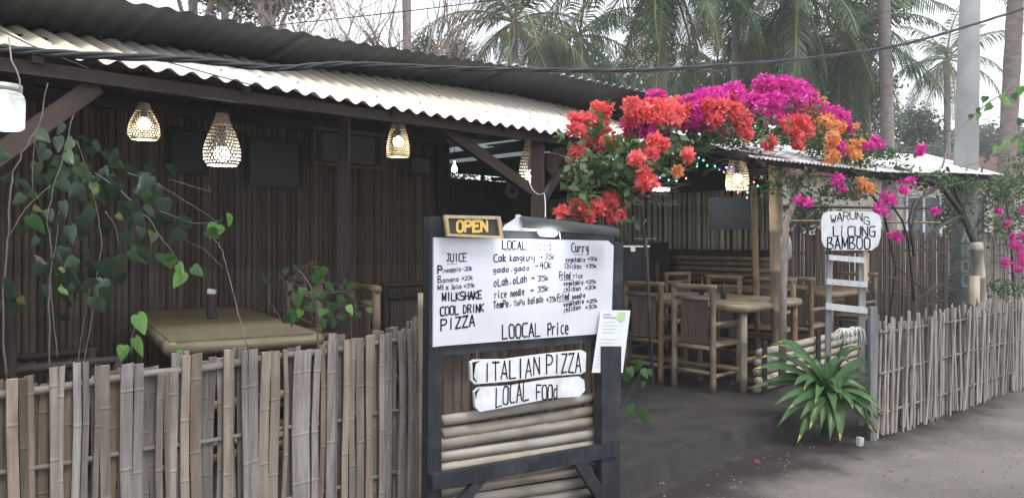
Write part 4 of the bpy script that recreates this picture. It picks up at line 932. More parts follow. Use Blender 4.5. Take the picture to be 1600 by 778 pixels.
VX = [(rnd.gauss(cx, sx), rnd.gauss(cy, sy), rnd.uniform(15, 27)) for cx, cy, sx, sy, n_ in ((140, 275, 65, 36, 46), (125, 445, 34, 28, 20), (60, 330, 30, 60, 14), (225, 345, 40, 34, 14)) for _ in range(n_)]
for x, y, s in VX:
  if not (x > 150 and y < 235): put_leaf(vn, x, min(y, 500), 2.95+rnd.uniform(-.12, .12), s, 'vineleaf', rnd)
for x, y, s in [(45,350,30),(214,303,24),(257,412,36),(326,370,28),(301,424,18)]: put_leaf(vn, x, y, 2.8, s*1.05, 'midleaf', rnd)
for x, y, s in [(93,454,15),(276,420,18),(286,436,26),(357,343,20),(340,362,26),(214,503,30),(208,540,28),(193,549,22),(282,552,12)]: put_leaf(vn, x, y, 3.0 if x > 190 else 2.8, s*1.08, 'youngleaf', rnd)
sh = root('twiggy_shrub', 'tangled twiggy shrub with small green leaves poking over the left fence', 'shrub', at(495, 900, 3.7))
stems(sh, [([(495, 600), (496, 520), (500, 480), (480, 440), (460, 415)], .006)], 3.65, 'vine', 'trunk')
tw = []
for k in range(34):
    a = (rnd.uniform(470, 520), rnd.uniform(460, 510)); ang = rnd.uniform(-2.9, .3); L_ = rnd.uniform(30, 80)
    b = (a[0]+math.cos(ang)*L_*.6, a[1]+math.sin(ang)*L_*.4); c_ = (a[0]+math.cos(ang)*L_, a[1]+math.sin(ang+.3)*L_*.6+rnd.uniform(-8, 8)); tw.append(([a, b, c_], .0016))
tw += [([(440, 500), (420, 470), (422, 445), (450, 428)], .0018), ([(448, 462), (462, 430), (470, 418), (485, 412), (495, 408)], .0022), ([(480, 467), (476, 440), (474, 430), (490, 410)], .0022), ([(480, 467), (510, 458), (540, 455), (552, 460)], .002), ([(500, 440), (530, 445), (555, 470), (558, 510)], .0015)]
stems(sh, tw, 3.65, 'vine', 'twig')
for x, y, s in [(447,427,16),(414,440,16),(461,420,12),(492,422,14),(508,425,16),(495,438,18),(510,449,16),(463,467,20),(474,456,14),(479,483,14),(456,492,20),(449,504,22),(467,499,18),(497,472,16),(529,468,14),(540,441,9),(549,448,11),(501,504,12),(522,506,14),(558,493,9),(520,480,12),(535,475,10),(470,475,14),(488,460,12),(505,462,12),(515,495,13),(530,500,12)]: put_leaf(sh, x, y, 3.6+rnd.uniform(-.1, .1), s*1.15, 'midleaf', rnd)
for x, y, s in [(544,483,14),(508,490,16),(576,486,11),(470,490,14)]: put_leaf(sh, x, y, 3.5, s*1.1, 'youngleaf', rnd)
sp = root('sapling', 'thin green-leaved sapling beside the right post of the menu stand', 'sapling', atz(975, 768, 0))
stems(sp, [([(968, 800), (966, 740), (962, 680), (975, 630), (1000, 590), (1004, 560)], .003), ([(962, 680), (985, 660), (1003, 655)], .0018), ([(985, 610), (1004, 575), (990, 560)], .0018)], 4.5, 'vine')
for x, y, s in [(1000,570,14),(985,580,14),(1005,582,12),(995,575,12),(978,590,14),(1007,600,9),(1000,650,20),(985,640,16),(962,660,18),(960,640,16),(972,690,8),(965,700,10),(1012,582,10)]: put_leaf(sp, x, y, 4.45, s*1.2, 'midleaf', rnd)

# spider lily clump
def lily():
    r_ = root('spider_lily', 'large spider lily clump with arching yellow-edged leaves at the terrace corner', 'plant', atz(1293, 680, 0)); base = atz(1293, 680, 0); rn = random.Random(2)
    specs = [(1170,608,.15),(1178,578,.35),(1205,540,.5),(1215,537,.62),(1200,600,.3),(1232,640,.2),(1250,655,.2),(1246,692,.25),(1282,672,.35),(1312,690,.3),(1296,690,.2),(1332,640,.2),(1350,655,.3),(1382,600,.35),(1386,625,.3),(1378,645,.3),(1365,570,.4),(1345,545,.5),(1290,560,.5),(1262,570,.5),(1230,560,.5),(1325,565,.5),(1310,610,.4),(1275,600,.4),(1355,615,.3),(1188,560,.5),(1240,605,.4)]
    specs += [(rn.uniform(1200, 1370), rn.uniform(600, 680), rn.uniform(.2, .5)) for _ in range(12)]
    for i, (tx, ty, arch) in enumerate(specs):
        c0 = at(1290+rn.uniform(-10, 10), 618, 5.88+rn.uniform(-.05, .05)); 
        front = ty > 630; tip = at(tx, ty, 5.5 if front else 5.8+rn.uniform(-.25, .2)); 
        mid = (c0+tip)/2+Vector((0, (-.1 if front else 0), .10+.28*arch)); n = 11; cen = []
        for k in range(n+1):
            q = k/n; cen.append((c0*(1-q)**2+mid*2*q*(1-q)+tip*q*q))
        mb = MB(); wd = .031*rn.uniform(.75, 1.25); vs = []
        for k, p in enumerate(cen):
            q = k/n; d = (cen[min(k+1, n)]-cen[max(k-1, 0)]).normalized(); side = d.cross(Vector((0, -.55, .84))); 
            if side.length < .1: side = Vector((1, 0, 0))
            side.normalize(); nn_ = side.cross(d); ww = wd*(.6+.5*math.sin(math.pi*(q*.75+.12)))*(1 if q < .6 else max(.04, 1-((q-.6)/.4)**1.8))
            s2 = .86; vs += [p-side*ww+nn_*.012, p-side*ww*s2+nn_*.009, p-nn_*.004, p+side*ww*s2+nn_*.009, p+side*ww+nn_*.012]
        for k in range(n):
            for c_ in range(4):
                mb.mi = 1 if (c_ in (0, 3) and k >= 9 and i % 3 != 1) or (k == n-1 and i % 2) else 0
                mb.add([], []); b = 0; mb.f.append((5*k+c_, 5*k+c_+1, 5*(k+1)+c_+1, 5*(k+1)+c_)); mb.m.append(mb.mi)
        mb.v = [tuple(v_) for v_ in vs]; mb.build('leaf', [M['lily'], M['lilytip']], r_, smooth=True)
    mb = MB(); b0 = base+Vector((0, .1, 0)); mb.tube([base, at(1291, 645, 5.88), at(1290, 612, 5.88)], [.05, .055, .03], 10); mb.build('stalk', M['bouleaf'], r_, smooth=True)
    mb = MB(); mb.tube([at(1297, 610, 5.9), at(1305, 575, 5.88), at(1319, 530, 5.85), at(1318, 522, 5.85)], [.010, .009, .009, .014], 8); mb.build('flower_stem', M['bouleaf'], r_, smooth=True)
    for (cx, cy) in ((1319, 522), (1337, 520)):
        mb = MB(); cc = at(cx, cy, 5.83)
        for k in range(13):
            a = 2*math.pi*k/13+cx; o_ = Vector((math.cos(a), math.sin(a)*.8, 0)); L_ = .065
            mb.tube([cc, cc+o_*L_*.5+Vector((0, 0, .045)), cc+o_*L_+Vector((0, 0, .02)), cc+o_*L_*1.2+Vector((0, 0, -.045-.02*(k % 3)))], [.003, .0035, .003, .0015], 4)
        mb.build('flower', M['petal'], r_)
lily()

# bougainvilleas
def bract_cluster(p, rx, ry, rz, n, size, rn):
    mb = MB(); lumps = [(Vector((rn.gauss(0, .45)*rx, rn.gauss(0, .45)*ry, rn.gauss(0, .45)*rz)), rn.uniform(.45, .75)) for _ in range(7)]
    for i in range(n):
        c_, s = rn.choice(lumps); d = Vector((rn.gauss(0, 1), rn.gauss(0, 1), rn.gauss(0, 1))).normalized()
        q = p+c_+Vector((d.x*rx*s, d.y*ry*s, d.z*rz*s))*rn.uniform(.75, 1.05)
        Mf = frame_from((d+Vector((rn.gauss(0, .4), rn.gauss(0, .4), rn.gauss(0, .4)))).normalized()); a0 = rn.uniform(0, 6.28); sz = size*rn.uniform(.7, 1.25)
        a = a0
        for k in range(3):
            a = a0+k*2.094; e = Vector((math.cos(a), math.sin(a), 0)); f_ = Vector((-math.sin(a), math.cos(a), 0))
            mb.add([q, q+Mf @ (e*sz*.5+f_*sz*.36+Vector((0, 0, .35*sz))), q+Mf @ (e*sz*1.0+Vector((0, 0, .62*sz))), q+Mf @ (e*sz*.5-f_*sz*.36+Vector((0, 0, .35*sz)))], [(0, 1, 2, 3)])
    return mb
def leaf_cloud(mb, p, rx, ry, rz, n, size, rn):
    for i in range(n):
        q = p+Vector((rn.gauss(0, .5)*rx, rn.gauss(0, .5)*ry, rn.gauss(0, .5)*rz)); Mf = frame_from(Vector((rn.gauss(0, .7), rn.gauss(-.3, .7), rn.gauss(.5, .7))).normalized() if True else 0); a = rn.uniform(0, 6.28)
        e = Vector((math.cos(a), math.sin(a), 0)); f_ = Vector((-math.sin(a), math.cos(a), 0)); s = size*rn.uniform(.6, 1.3)
        mb.add([q, q+Mf @ (e*s*.4+f_*s*.3), q+Mf @ (e*s), q+Mf @ (e*s*.4-f_*s*.3)], [(0, 1, 2, 3)])
FL = {'coral': [(899,184,12,6),(902,202,14,10),(934,170,12,8),(948,174,9,10),(924,190,14,12),(940,197,14,16),(931,216,16,14),(940,226,16,12),(899,239,14,16),(956,222,14,8),(918,247,8,8),(989,178,20,16),(1011,174,20,18),(1034,174,20,16),(1053,178,14,18),(1021,190,30,10),(984,161,6,6),(1021,222,14,12),(1021,240,8,7),(995,247,12,6),(1037,226,8,8),(1077,243,8,8),(1008,280,20,16),(879,332,7,10),(899,325,14,10),(918,338,13,11),(932,324,12,11),(953,316,15,14),(953,332,14,12),(969,329,8,7),
  (1122,165,10,9),(1119,184,10,9),(1148,174,14,11),(1161,187,14,12),(1163,206,8,10),(1106,165,8,8),(1245,187,14,11),(1254,197,12,12),(1241,210,12,10),(1245,226,10,10),(1200,226,12,13),(1227,194,7,7)],
 'magenta': [(1024,152,14,6),(985,197,12,8),(1011,206,9,8),(1085,165,25,16),(1069,184,14,12),(1085,203,8,7),(1101,171,18,16),(1119,152,22,14),(1145,142,20,10),(1174,155,18,14),(1196,133,18,14),(1219,139,20,16),(1241,139,20,16),(1257,145,14,16),(1209,158,24,14),(1235,158,20,12),(1209,177,18,12),(1219,187,8,10),(1106,197,9,12),(1193,189,6,6),(1280,166,14,7),(1296,177,14,10),(1315,187,11,10),(1322,203,7,8),(1306,232,10,10),(1130,210,8,7),(1370,226,10,9),(1360,230,10,5),(1307,280,9,9),(1386,312,11,8),(1373,329,10,7),(1254,316,10,5),(1461,330,7,4),(1403,370,8,6),(1420,283,8,4),(1440,228,6,4),(1435,240,8,3),(1411,297,7,4)],
 'orange': [(1293,200,17,12),(1309,200,10,9),(1299,219,10,12),(1304,245,9,8),(1341,224,10,5),(1325,234,7,5),(1340,243,6,4),(1357,293,12,9),(1274,190,6,6),(1062,268,5,5)]}
labs = {'coral': 'coral red bougainvillea spilling over the roof corner and entrance', 'magenta': 'bright magenta bougainvillea heaped on top of the awning', 'orange': 'pale orange bougainvillea trailing down right of the magenta one'}
rn = random.Random(11); fls = {}
for k, L_ in FL.items():
    x, y = {'coral': (990, 0), 'magenta': (1240, 0), 'orange': (1300, 0)}[k]; b = atv(x, 600, 2.95); b.z = .15
    r_ = fls[k] = root('bougainvillea', labs[k], 'bougainvillea', b)
    for (px, py, rx, ry) in L_:
        up_ = py < 215; v = (3.0 if up_ else 2.72)+rn.uniform(-.06, .06)
        if k == 'coral' and px > 1080: v = 2.86
        if px < 980 and py < 260: v = 3.2+rn.uniform(-.06, .06)
        if px < 980 and py >= 260: v = 3.0
        p = atv(px, py, v); s = p.y/F
        hang = k == 'coral' and (px < 980 or py > 215); m_ = .68 if hang else .92
        bract_cluster(p, rx*s*m_, rx*s*.7, ry*s*m_, int(12+rx*ry*(.36 if hang else .5)), .036, rn).build('flower_cluster', M[k], r_)
arch = [(880, 232), (920, 205), (985, 180), (1040, 172), (1100, 168), (1160, 160), (1220, 148), (1260, 158), (1300, 190), (1330, 208), (1350, 216)]
for k in range(62):
    px = rn.uniform(975, 1345); py = interp(px, arch)+rn.uniform(-14, 30); near = 'coral' if (px < 1075 or 1100 < px < 1170 and py > 160 or 1225 < px < 1260 and py > 175) else 'magenta'
    kk = near if rn.random() < .62 else rn.choice(['coral', 'magenta']); 
    if px > 1270: kk = rn.choice(['magenta', 'orange', 'magenta', 'coral'])
    p = atv(px, py, 3.10+rn.uniform(-.08, .06)); q = p.y/F; a_ = rn.uniform(7, 15); bract_cluster(p, a_*q*1.2, a_*q, a_*q*.8, int(8+a_*4), .038, rn).build('flower_cluster', M[kk], fls[kk])
areas = {'coral': [(960,290,42,30,340),(905,295,22,42,220),(985,238,35,22,260),(930,262,30,22,160),(940,205,20,25,90),(880,215,10,8,14),(1020,205,40,12,120),(1040,240,40,18,200),(1030,265,30,14,110),(955,265,45,18,180),(990,345,16,6,14)],
 'magenta': [(1310,222,60,12,420),(1380,238,35,8,160),(1100,215,45,14,320),(1150,215,45,12,280),(1180,195,30,14,160),(1200,210,40,16,230),(1270,215,30,22,240),(1120,180,60,14,160),(1215,170,45,12,140),(1330,265,35,22,260),(1240,285,60,18,260),(1310,300,45,12,160),(1270,175,14,18,60),(1395,265,40,14,160)],
 'orange': [(1290,232,40,12,160),(1380,243,22,6,90),(1330,240,40,10,170),(1320,215,25,12,150),(1345,245,20,16,160),(1370,232,12,10,60),(1300,240,25,20,150)]}
for k, L_ in areas.items():
    mb = MB()
    for (px, py, rx, ry, n) in L_:
        p = atv(px, py, 3.0); s = p.y/F; leaf_cloud(mb, p, rx*s*1.1, .16, ry*s*1.1, int(n*(.62 if k == 'coral' else 1.1)), .068 if k == 'coral' else .045, rn)
    mb.build('foliage', M['bouleaf'], fls[k], kind='stuff')
def twigs(par, x0, x1, y0, y1, n, v, r=.003, mat='barkdark', name='twigs', L=(30, 80)):
    mb = MB()
    for i in range(n):
        x, y = rn.uniform(x0, x1), rn.uniform(y0, y1); a = rn.uniform(-.5, .5)+(math.pi if rn.random() < .5 else 0); LL = rn.uniform(*L); pts = []; 
        for k in range(6): pts.append(atv(x, y, v+rn.uniform(-.02, .02))); x += math.cos(a)*LL/6; y += math.sin(a)*LL/6; a += rn.uniform(-.5, .5)
        mb.tube(pts, [r*(1-.12*k) for k in range(6)], 5)
    mb.build(name, M[mat], par, kind='stuff')
twigs(fls['magenta'], 1080, 1400, 215, 275, 110, 3.0); twigs(fls['coral'], 880, 1060, 240, 320, 45, 3.0, .0025, 'vine'); twigs(fls['magenta'], 1340, 1500, 260, 330, 40, 3.1)
def trunk(par, pts, r0, r1, v, mat='barkdark', name='trunk'):
    if name == 'limb': r0 *= .72; r1 *= .7
    q = [atv(x, y, v) for x, y in pts]; mb = MB(); n = len(q); mb.tube(q, [r0+(r1-r0)*i/(n-1) for i in range(n)], 8); mb.build(name, M[mat], par, smooth=True)
trunk(fls['magenta'], [(1222, 590), (1224, 450), (1228, 350), (1250, 290), (1275, 250)], .035, .02, 3.1, 'bark')
trunk(fls['coral'], [(1020, 600), (1010, 400), (1000, 300), (990, 230)], .014, .01, 3.25)
trunk(fls['orange'], [(1378, 600), (1400, 420), (1380, 330), (1345, 280), (1320, 240)], .02, .01, 3.15)
# dark branching tree behind the right fence carrying the awning corner
tr = root('crooked_tree', 'dark crooked branching tree holding up the right end of the awning', 'tree', atv(1535, 590, 2.85))
for pts, a, b in (([(1548, 600), (1540, 480), (1528, 395), (1500, 330), (1470, 290), (1400, 262)], .06, .04), ([(1530, 400), (1500, 320), (1480, 262)], .055, .03), ([(1470, 290), (1430, 315), (1420, 345), (1428, 400)], .03, .018), ([(1505, 335), (1465, 355), (1440, 385)], .025, .018), ([(1500, 330), (1530, 285), (1535, 262)], .03, .02),
                  ([(1428, 470), (1420, 380), (1410, 345), (1390, 315), (1360, 295)], .022, .012), ([(1420, 380), (1430, 330), (1450, 290), (1470, 262)], .02, .01), ([(1440, 450), (1400, 415), (1370, 400)], .01, .005), ([(1540, 372), (1500, 385), (1460, 384), (1430, 400)], .012, .006), ([(1475, 440), (1495, 420), (1515, 380)], .009, .004)):
    trunk(tr, pts, a, b, 2.95, name='limb')
twigs(tr, 1400, 1500, 390, 470, 60, 3.0, .004, 'vine', 'twigs', (20, 60)); twigs(tr, 1430, 1590, 275, 330, 60, 3.0, .004)
bs = root('flowering_bush', 'green bush with scattered magenta flowers behind the fence at the right edge', 'bush', atv(1590, 590, 2.9)); mb = MB()
for (px, py, rx, ry, n) in [(1560,300,30,22,700),(1540,345,20,28,420),(1590,350,20,60,900),(1575,290,30,15,500),(1600,260,25,20,400),(1560,450,22,14,260),(1625,380,30,90,900),(1510,290,25,18,300),(1465,285,28,12,240),(1420,275,30,8,120),(1500,330,14,30,160),(1600,455,20,18,200)]:
    p = atv(px, py, 2.95); s = p.y/F; leaf_cloud(mb, p, rx*s, .5, ry*s, n, .055, rn)
mb.build('foliage', M['bouleaf'], bs, kind='stuff')
trunk(bs, [(1590, 610), (1585, 480), (1580, 380), (1570, 300)], .03, .015, 2.95); twigs(bs, 1540, 1600, 290, 440, 60, 2.9)
for (px, py, rx, ry) in [(1573,410,8,6),(1588,383,8,10),(1595,400,6,12),(1573,350,5,4),(1602,372,8,8),(1560,330,4,4),(1590,420,6,5),(1582,368,4,5),(1600,330,6,5)]:
    p = atv(px, py, 2.7); s = p.y/F; bract_cluster(p, rx*s, rx*s, ry*s, int(20+rx*ry), .03, rn).build('flower_cluster', M['magenta'], bs)
# thin climbing shoot in front of the concrete pole
cs = root('climbing_shoot', 'thin arching green shoot crossing the concrete pole above the awning', 'vine', atv(1470, 262, 2.8))
q = [atv(x, y, 2.8) for x, y in [(1472, 262), (1482, 225), (1510, 190), (1545, 160), (1570, 145), (1585, 125), (1592, 100)]]; mb = MB(); mb.tube(q, [.012, .011, .01, .009, .008, .006, .004], 6); mb.build('stem', M['vine'], cs)
q = [atv(x, y, 2.8) for x, y in [(1500, 262), (1540, 250), (1570, 225), (1600, 200), (1640, 180)]]; mb = MB(); mb.tube(q, .007, 6); mb.build('stem', M['vine'], cs)
for x, y, s in [(1532,180,14),(1550,168,13),(1540,155,12),(1565,152,14),(1570,160,14),(1585,150,12),(1595,140,14),(1518,182,9),(1590,215,14),(1575,225,14),(1560,235,14),(1600,230,16),(1545,248,12),(1596,190,12),(1528,172,9)]:
    p = atv(x, y-s*.3, 2.78); Mx = Matrix.Translation(p) @ Matrix.Rotation(rnd.uniform(-.7, .7), 4, 'Z') @ Matrix.Rotation(rnd.uniform(-.9, .9), 4, 'Y') @ Matrix.Rotation(R(-90)+rnd.uniform(.1, 1.0), 4, 'X') @ Matrix.Scale(s*p.y/F*1.1, 4); link(bpy.data.objects.new('leaf', HL['youngleaf' if s > 12 else 'midleaf']), cs, Mx)

# ------------------------------------------------------------------ background trees
def frond_mesh(e0, droop, mat, seed, n=46):
    rn_ = random.Random(seed); mb = MB(); pts = [Vector((0, 0, 0))]; dirs = []; N_ = 14
    for k in range(N_):
        a = e0-droop*((k+1)/N_)**1.2; d = Vector((math.cos(a), 0, math.sin(a))); dirs.append(d); pts.append(pts[-1]+d/N_)
    mb.mi = 1; mb.tube(pts, [.012*(1-.85*i/N_)+.0015 for i in range(N_+1)], 5); mb.mi = 0
    for i in range(n):
        q = .12+.88*i/(n-1); k = min(N_-1, int(q*N_)); p = pts[k].lerp(pts[k+1], q*N_-k); d = dirs[k]
        L_ = .30*math.sin(math.pi*min(1, .15+q*.82))**.7*(1 if q < .9 else .75)*rn_.uniform(.85, 1.1); wd = .007
        for s in (-1, 1):
            side = Vector((0, s, 0)); up = Vector((-d.z, 0, d.x)); dr = (side*.72+d*.5+up*.05+Vector((0, 0, -.28))+Vector((rn_.uniform(-.1, .1),)*3)).normalized()
            dr2 = (dr+Vector((0, 0, -.75))).normalized(); m_ = p+dr*L_*.45; t_ = m_+dr2*L_*.55; wv = d*wd
            mb.add([p-wv*.6, p+wv*.6, m_+wv, m_-wv, t_], [(0, 1, 2, 3), (3, 2, 4)])
    return mb.mesh('frond', [M[mat], M['rachis']])
FR = []
for k, (e, dr) in enumerate([(70, 60), (50, 75), (30, 80), (10, 75), (-10, 60), (-35, 45), (-60, 25)]):
    FR.append([frond_mesh(R(e), R(dr), m_, k*3+j) for j, m_ in enumerate(['palm', 'palm', 'palmold'])])
def palm(label, px, py, t, Lf, r0, lean=0, nf=20, seed=0, nuts=True, low=0, basepx=None, skirt=1):
    rn_ = random.Random(seed); c = at(px, py, t); b = Vector(((basepx-800)/F*t if basepx else c.x-lean, t, 0)); r_ = root('coconut_palm', label, 'palm tree', b, 0, 'coconut palms behind the restaurant')
    mb = MB(); n = 26; pts = [b.lerp(c, k/n)+Vector((lean*.15*math.sin(math.pi*k/n), 0, 0)) for k in range(n+1)]
    mb.tube(pts, [r0*(1.25 if k == 0 else 1)*(1-.25*k/n)*(1.05 if k % 2 else .97) for k in range(n+1)], 10); mb.build('trunk', M['trunk'], r_, smooth=True)
    for k in range(nf):
        q = k/nf; tier = min(6, max(0, int(q*7)+low)); me = rn_.choice(FR[tier]) if q > .35 else rn_.choice(FR[tier][:2])
        if q > .8 and rn_.random() < .6*skirt: me = FR[tier][2]
        Mx = Matrix.Translation(c+Vector((0, 0, .15*(1-q)))) @ Matrix.Rotation(k*2.4+rn_.uniform(-.3, .3), 4, 'Z') @ Matrix.Rotation(rn_.uniform(-.25, .25), 4, 'X') @ Matrix.Scale(Lf*rn_.uniform(.82, 1.1), 4)
        link(bpy.data.objects.new('frond', me), r_, Mx)
    if nuts:
        for k in range(7):
            a = rn_.uniform(0, 6.28); mb = MB(); mb.lathe(c+Vector((math.cos(a)*.32, math.sin(a)*.32, -.25-.2*rn_.random())), [(.001, -.16), (.1, -.1), (.13, 0), (.09, .11), (.001, .15)], 8); mb.build('coconut', M['coconut'], r_, smooth=True)
    return r_
palm('coconut palm with orange nuts rising behind the middle of the roof', 803, 38, 26, 3.6, .2, .3, 22, 1)
palm('tall palm whose pale trunk stands behind the ridge end with long hanging fronds', 1036, -55, 18, 3.3, .12, 0, 30, 2, low=1)
palm('palm with broad drooping fronds above the magenta flowers', 1150, -60, 23, 4.0, .16, 0, 20, 3, low=1)
palm('palm with yellowing fronds right above the magenta flowers', 1243, -15, 22, 3.5, .17, 0, 22, 4, low=1)
palm('shaggy dark palm left of the tall bare trunk', 1322, 60, 24, 3.7, .22, 0, 26, 5, low=1)
palm('slender palm standing alone against the sky left of the concrete pole', 1480, 95, 40, 3.6, .2, 0, 20, 6, nuts=False)
palm('tall bare-trunked palm between the dark palms and the open sky', 1372, -330, 22, 3.5, .20, 0, 20, 7, basepx=1393, nuts=False)
palm('tall leaning palm trunk at the right edge of the view', 1603, -300, 15, 3.5, .17, 0, 20, 8, basepx=1560, nuts=False)
palm('palm half hidden behind the left bare branches', 632, -330, 17, 3.2, .11, 0, 16, 9, basepx=640, nuts=False)
palm('low palm between the roof and the tall hanging fronds', 905, 60, 30, 4.0, .2, 0, 22, 10, low=1, nuts=False)
palm('small far palm behind the bare twigs above the roof', 540, 105, 44, 2.6, .16, 0, 16, 11, nuts=False)
palm('low palm behind the shaggy dark one', 1262, 120, 30, 3.8, .2, 0, 22, 12, low=1, nuts=False)
palm('low palm right of the bare trunk near the horizon', 1120, 110, 27, 3.8, .2, 0, 22, 13, low=1, nuts=False)
# leafy trees
def cloud_mesh(seed, n, clumps, leaf, mat, flat=.7, droop=0):
    rn_ = random.Random(seed); mb = MB()
    for c_ in range(clumps):
        d = Vector((rn_.gauss(0, 1), rn_.gauss(0, 1), rn_.gauss(0, 1))).normalized()*rn_.uniform(.3, 1)**.6; p = Vector((d.x, d.y, d.z*flat)); leaf_cloud(mb, p*.8, .3, .3, .24, n//clumps, leaf, rn_)
    return mb.mesh('foliage', M[mat])
CM = [cloud_mesh(s, 5200, 34, .07, 'treeleaf') for s in (1, 2, 3)]
CF = [cloud_mesh(s, 3600, 30, .085, 'farleaf') for s in (4, 5)]
def tree(label, px, py, t, rx, rz, k, far=False, name='leafy_tree'):
    c = at(px, py, t); b = Vector((c.x, c.y, 0)); r_ = root(name, label, 'tree', b, 0, 'leafy trees behind the restaurant'); rn_ = random.Random(k*7+1)
    mb = MB(); top = c+Vector((0, 0, -rz*.2)); mb.tube([b, b.lerp(top, .5)+Vector((.15, 0, 0)), top], [.22, .17, .1], 8)
    mb.build('trunk', M['bark'], r_, smooth=True)
    for j in range(7):
        a = rn_.uniform(0, 6.28); mb = MB(); s0 = b.lerp(top, .75+.2*rn_.random()); e = c+Vector((math.cos(a)*rx*.7, math.sin(a)*rx*.7, rn_.uniform(-.2, .7)*rz)); mb.tube([s0, s0.lerp(e, .5)+Vector((0, 0, .2)), e], [.07, .045, .02], 5); mb.build('branch', M['bark'], r_)
    Mx = Matrix.Translation(c) @ Matrix.Rotation(rn_.uniform(0, 6), 4, 'Z') @ Matrix.Diagonal((rx, rx, rz, 1)); o = link(bpy.data.objects.new('foliage', (CF if far else CM)[k % (2 if far else 3)]), r_, Mx, 'stuff'); return r_
tree('dark leafy tree above the left end of the roof', 420, -25, 16, 1.3, 1.4, 0)
tree('leafy tree behind the roof at the upper left', 350, -30, 22, 1.6, 1.4, 1)
tree('leafy tree above the dark roof band left of the bare branches', 300, -40, 18, 1.5, 1.0, 2)
tree('low leafy tree behind the ridge near the middle palm', 690, 90, 30, 1.6, 1.6, 1)
tree('broad leafy tree filling the gap behind the ridge end', 880, 120, 34, 3.0, 2.4, 0)
tree('broad leafy tree behind the tall hanging fronds', 1000, 150, 36, 3.2, 2.4, 2)
tree('dense leafy tree behind the magenta flowers', 1110, 150, 38, 3.6, 2.8, 1)
tree('dense leafy tree behind the yellowing palm', 1215, 130, 36, 3.2, 3.6, 0)
tree('dense dark leafy tree behind the shaggy palm', 1310, 150, 34, 2.6, 3.6, 2)
tree('loose leafy tree beside the tall bare trunk', 1400, 205, 40, 2.4, 2.0, 1, True)
tree('small leafy tree near the top right with twiggy crown', 1350, 20, 30, 1.8, 2.0, 2)
for k, (px, py, rx) in enumerate([(1440, 235, 3), (1500, 232, 3), (1560, 225, 4), (1610, 232, 3.5), (1660, 225, 4)]):
    tree(['hazy far tree left of the concrete pole', 'hazy far tree just behind the concrete pole', 'hazy far tree right of the concrete pole', 'hazy far tree at the right edge', 'hazy far tree beyond the right edge'][k], px, py, 60, rx, 2.6, k, True)
wd_ = MB(); rw = random.Random(9)
for k in range(46): leaf_cloud(wd_, Vector((rw.uniform(-45, 90), rw.uniform(66, 74), rw.uniform(1, 5.5))), 3.2, 2, 2.2, 240, .7, rw)
o = wd_.build('far_wood', M['farleaf']); o['kind'] = 'stuff'; tag(o, 'hazy line of far woodland behind everything', 'woodland')
# bare branching trees
def bare(label, px, py0, t, h, seed, spread=.5, levels=5, r0=.08, mat='bark', base=3):
    rn_ = random.Random(seed); b = at(px, py0, t); b.z = 0; r_ = root('bare_tree', label, 'tree', b, 0, 'leafless trees above the roof'); tw_ = MB()
    def grow(p, d, L, r, lv):
        pts = [p]; rr = [r]
        for k in range(5): d = (d+Vector((rn_.gauss(0, .11), rn_.gauss(0, .11), rn_.gauss(.03, .06)))).normalized(); pts.append(pts[-1]+d*L/5); rr.append(r*(1-.09*(k+1)))
        if lv >= levels-2: mb = MB(); mb.tube(pts, rr, 6); mb.build('branch', M[mat], r_, smooth=True)
        else: tw_.tube(pts, rr, 4)
        if lv == 0: return
        for k in range(rn_.choice([2, 3, 3])):
            i = rn_.choice([2, 3, 4, 5]) if k else 5; nd = (d+Vector((rn_.gauss(0, spread), rn_.gauss(0, spread), rn_.gauss(.1, spread*.5)))).normalized(); grow(pts[i], nd, L*rn_.uniform(.62, .85), rr[i]*.66, lv-1)
    mb = MB(); top = Vector((b.x, b.y, base)); mb.tube([b, top], [r0*1.5, r0*1.2], 8); mb.build('trunk', M[mat], r_)
    for k in range(6): grow(top, Vector((rn_.gauss(0, .35), rn_.gauss(0, .3), 1)).normalized(), h, r0*.9, levels-1)
    tw_.build('twigs', M[mat], r_, kind='stuff'); return r_
bare('pale leafless tree with many fanning stems above the dark roof band', 655, 300, 12.5, 1.5, 3, .45, 5, .075, base=2.6)
bare('leafless tree leaning over the roof left of the fanning stems', 520, 300, 13, 1.5, 8, .6, 5, .06, base=2.8)
bare('thin leafless tree above the roof near the dark leafy crown', 440, 300, 14, 1.4, 21, .6, 5, .05, base=3.2)
bare('thin leafless tree left of the coconut palm', 700, 300, 14, 1.3, 14, .6, 5, .05, base=2.8)
# ------------------------------------------------------------------ concrete pole with faded paint
cp = root('concrete_pole', 'tall grey concrete utility pole behind the right end of the awning', 'utility pole', at(1502, 560, 11))
mb = MB(); a, b = at(1502, 540, 11), at(1521, -200, 11); a.z = 0; mb.tube([a, a.lerp(b, .5), b], [.185, .15, .11], 16); mb.build('shaft', M['concrete'], cp, smooth=True)
PG = (at(1503, 400, 10.79), Vector((-.42, -.9, 0)).normalized())
mb = MB()
M['mint'] = plain('faded_mint_paint', (.28, .42, .36), .8)
for ch_, y in (('A', 378), ('R', 400), ('O', 424), ('C', 446)): write(cp, PG, ch_, 1504, y, 1517, y, 17, 2.2, 'mint', .2, mb=mb)
mb.build('faded_graffiti', M['mint'], cp)
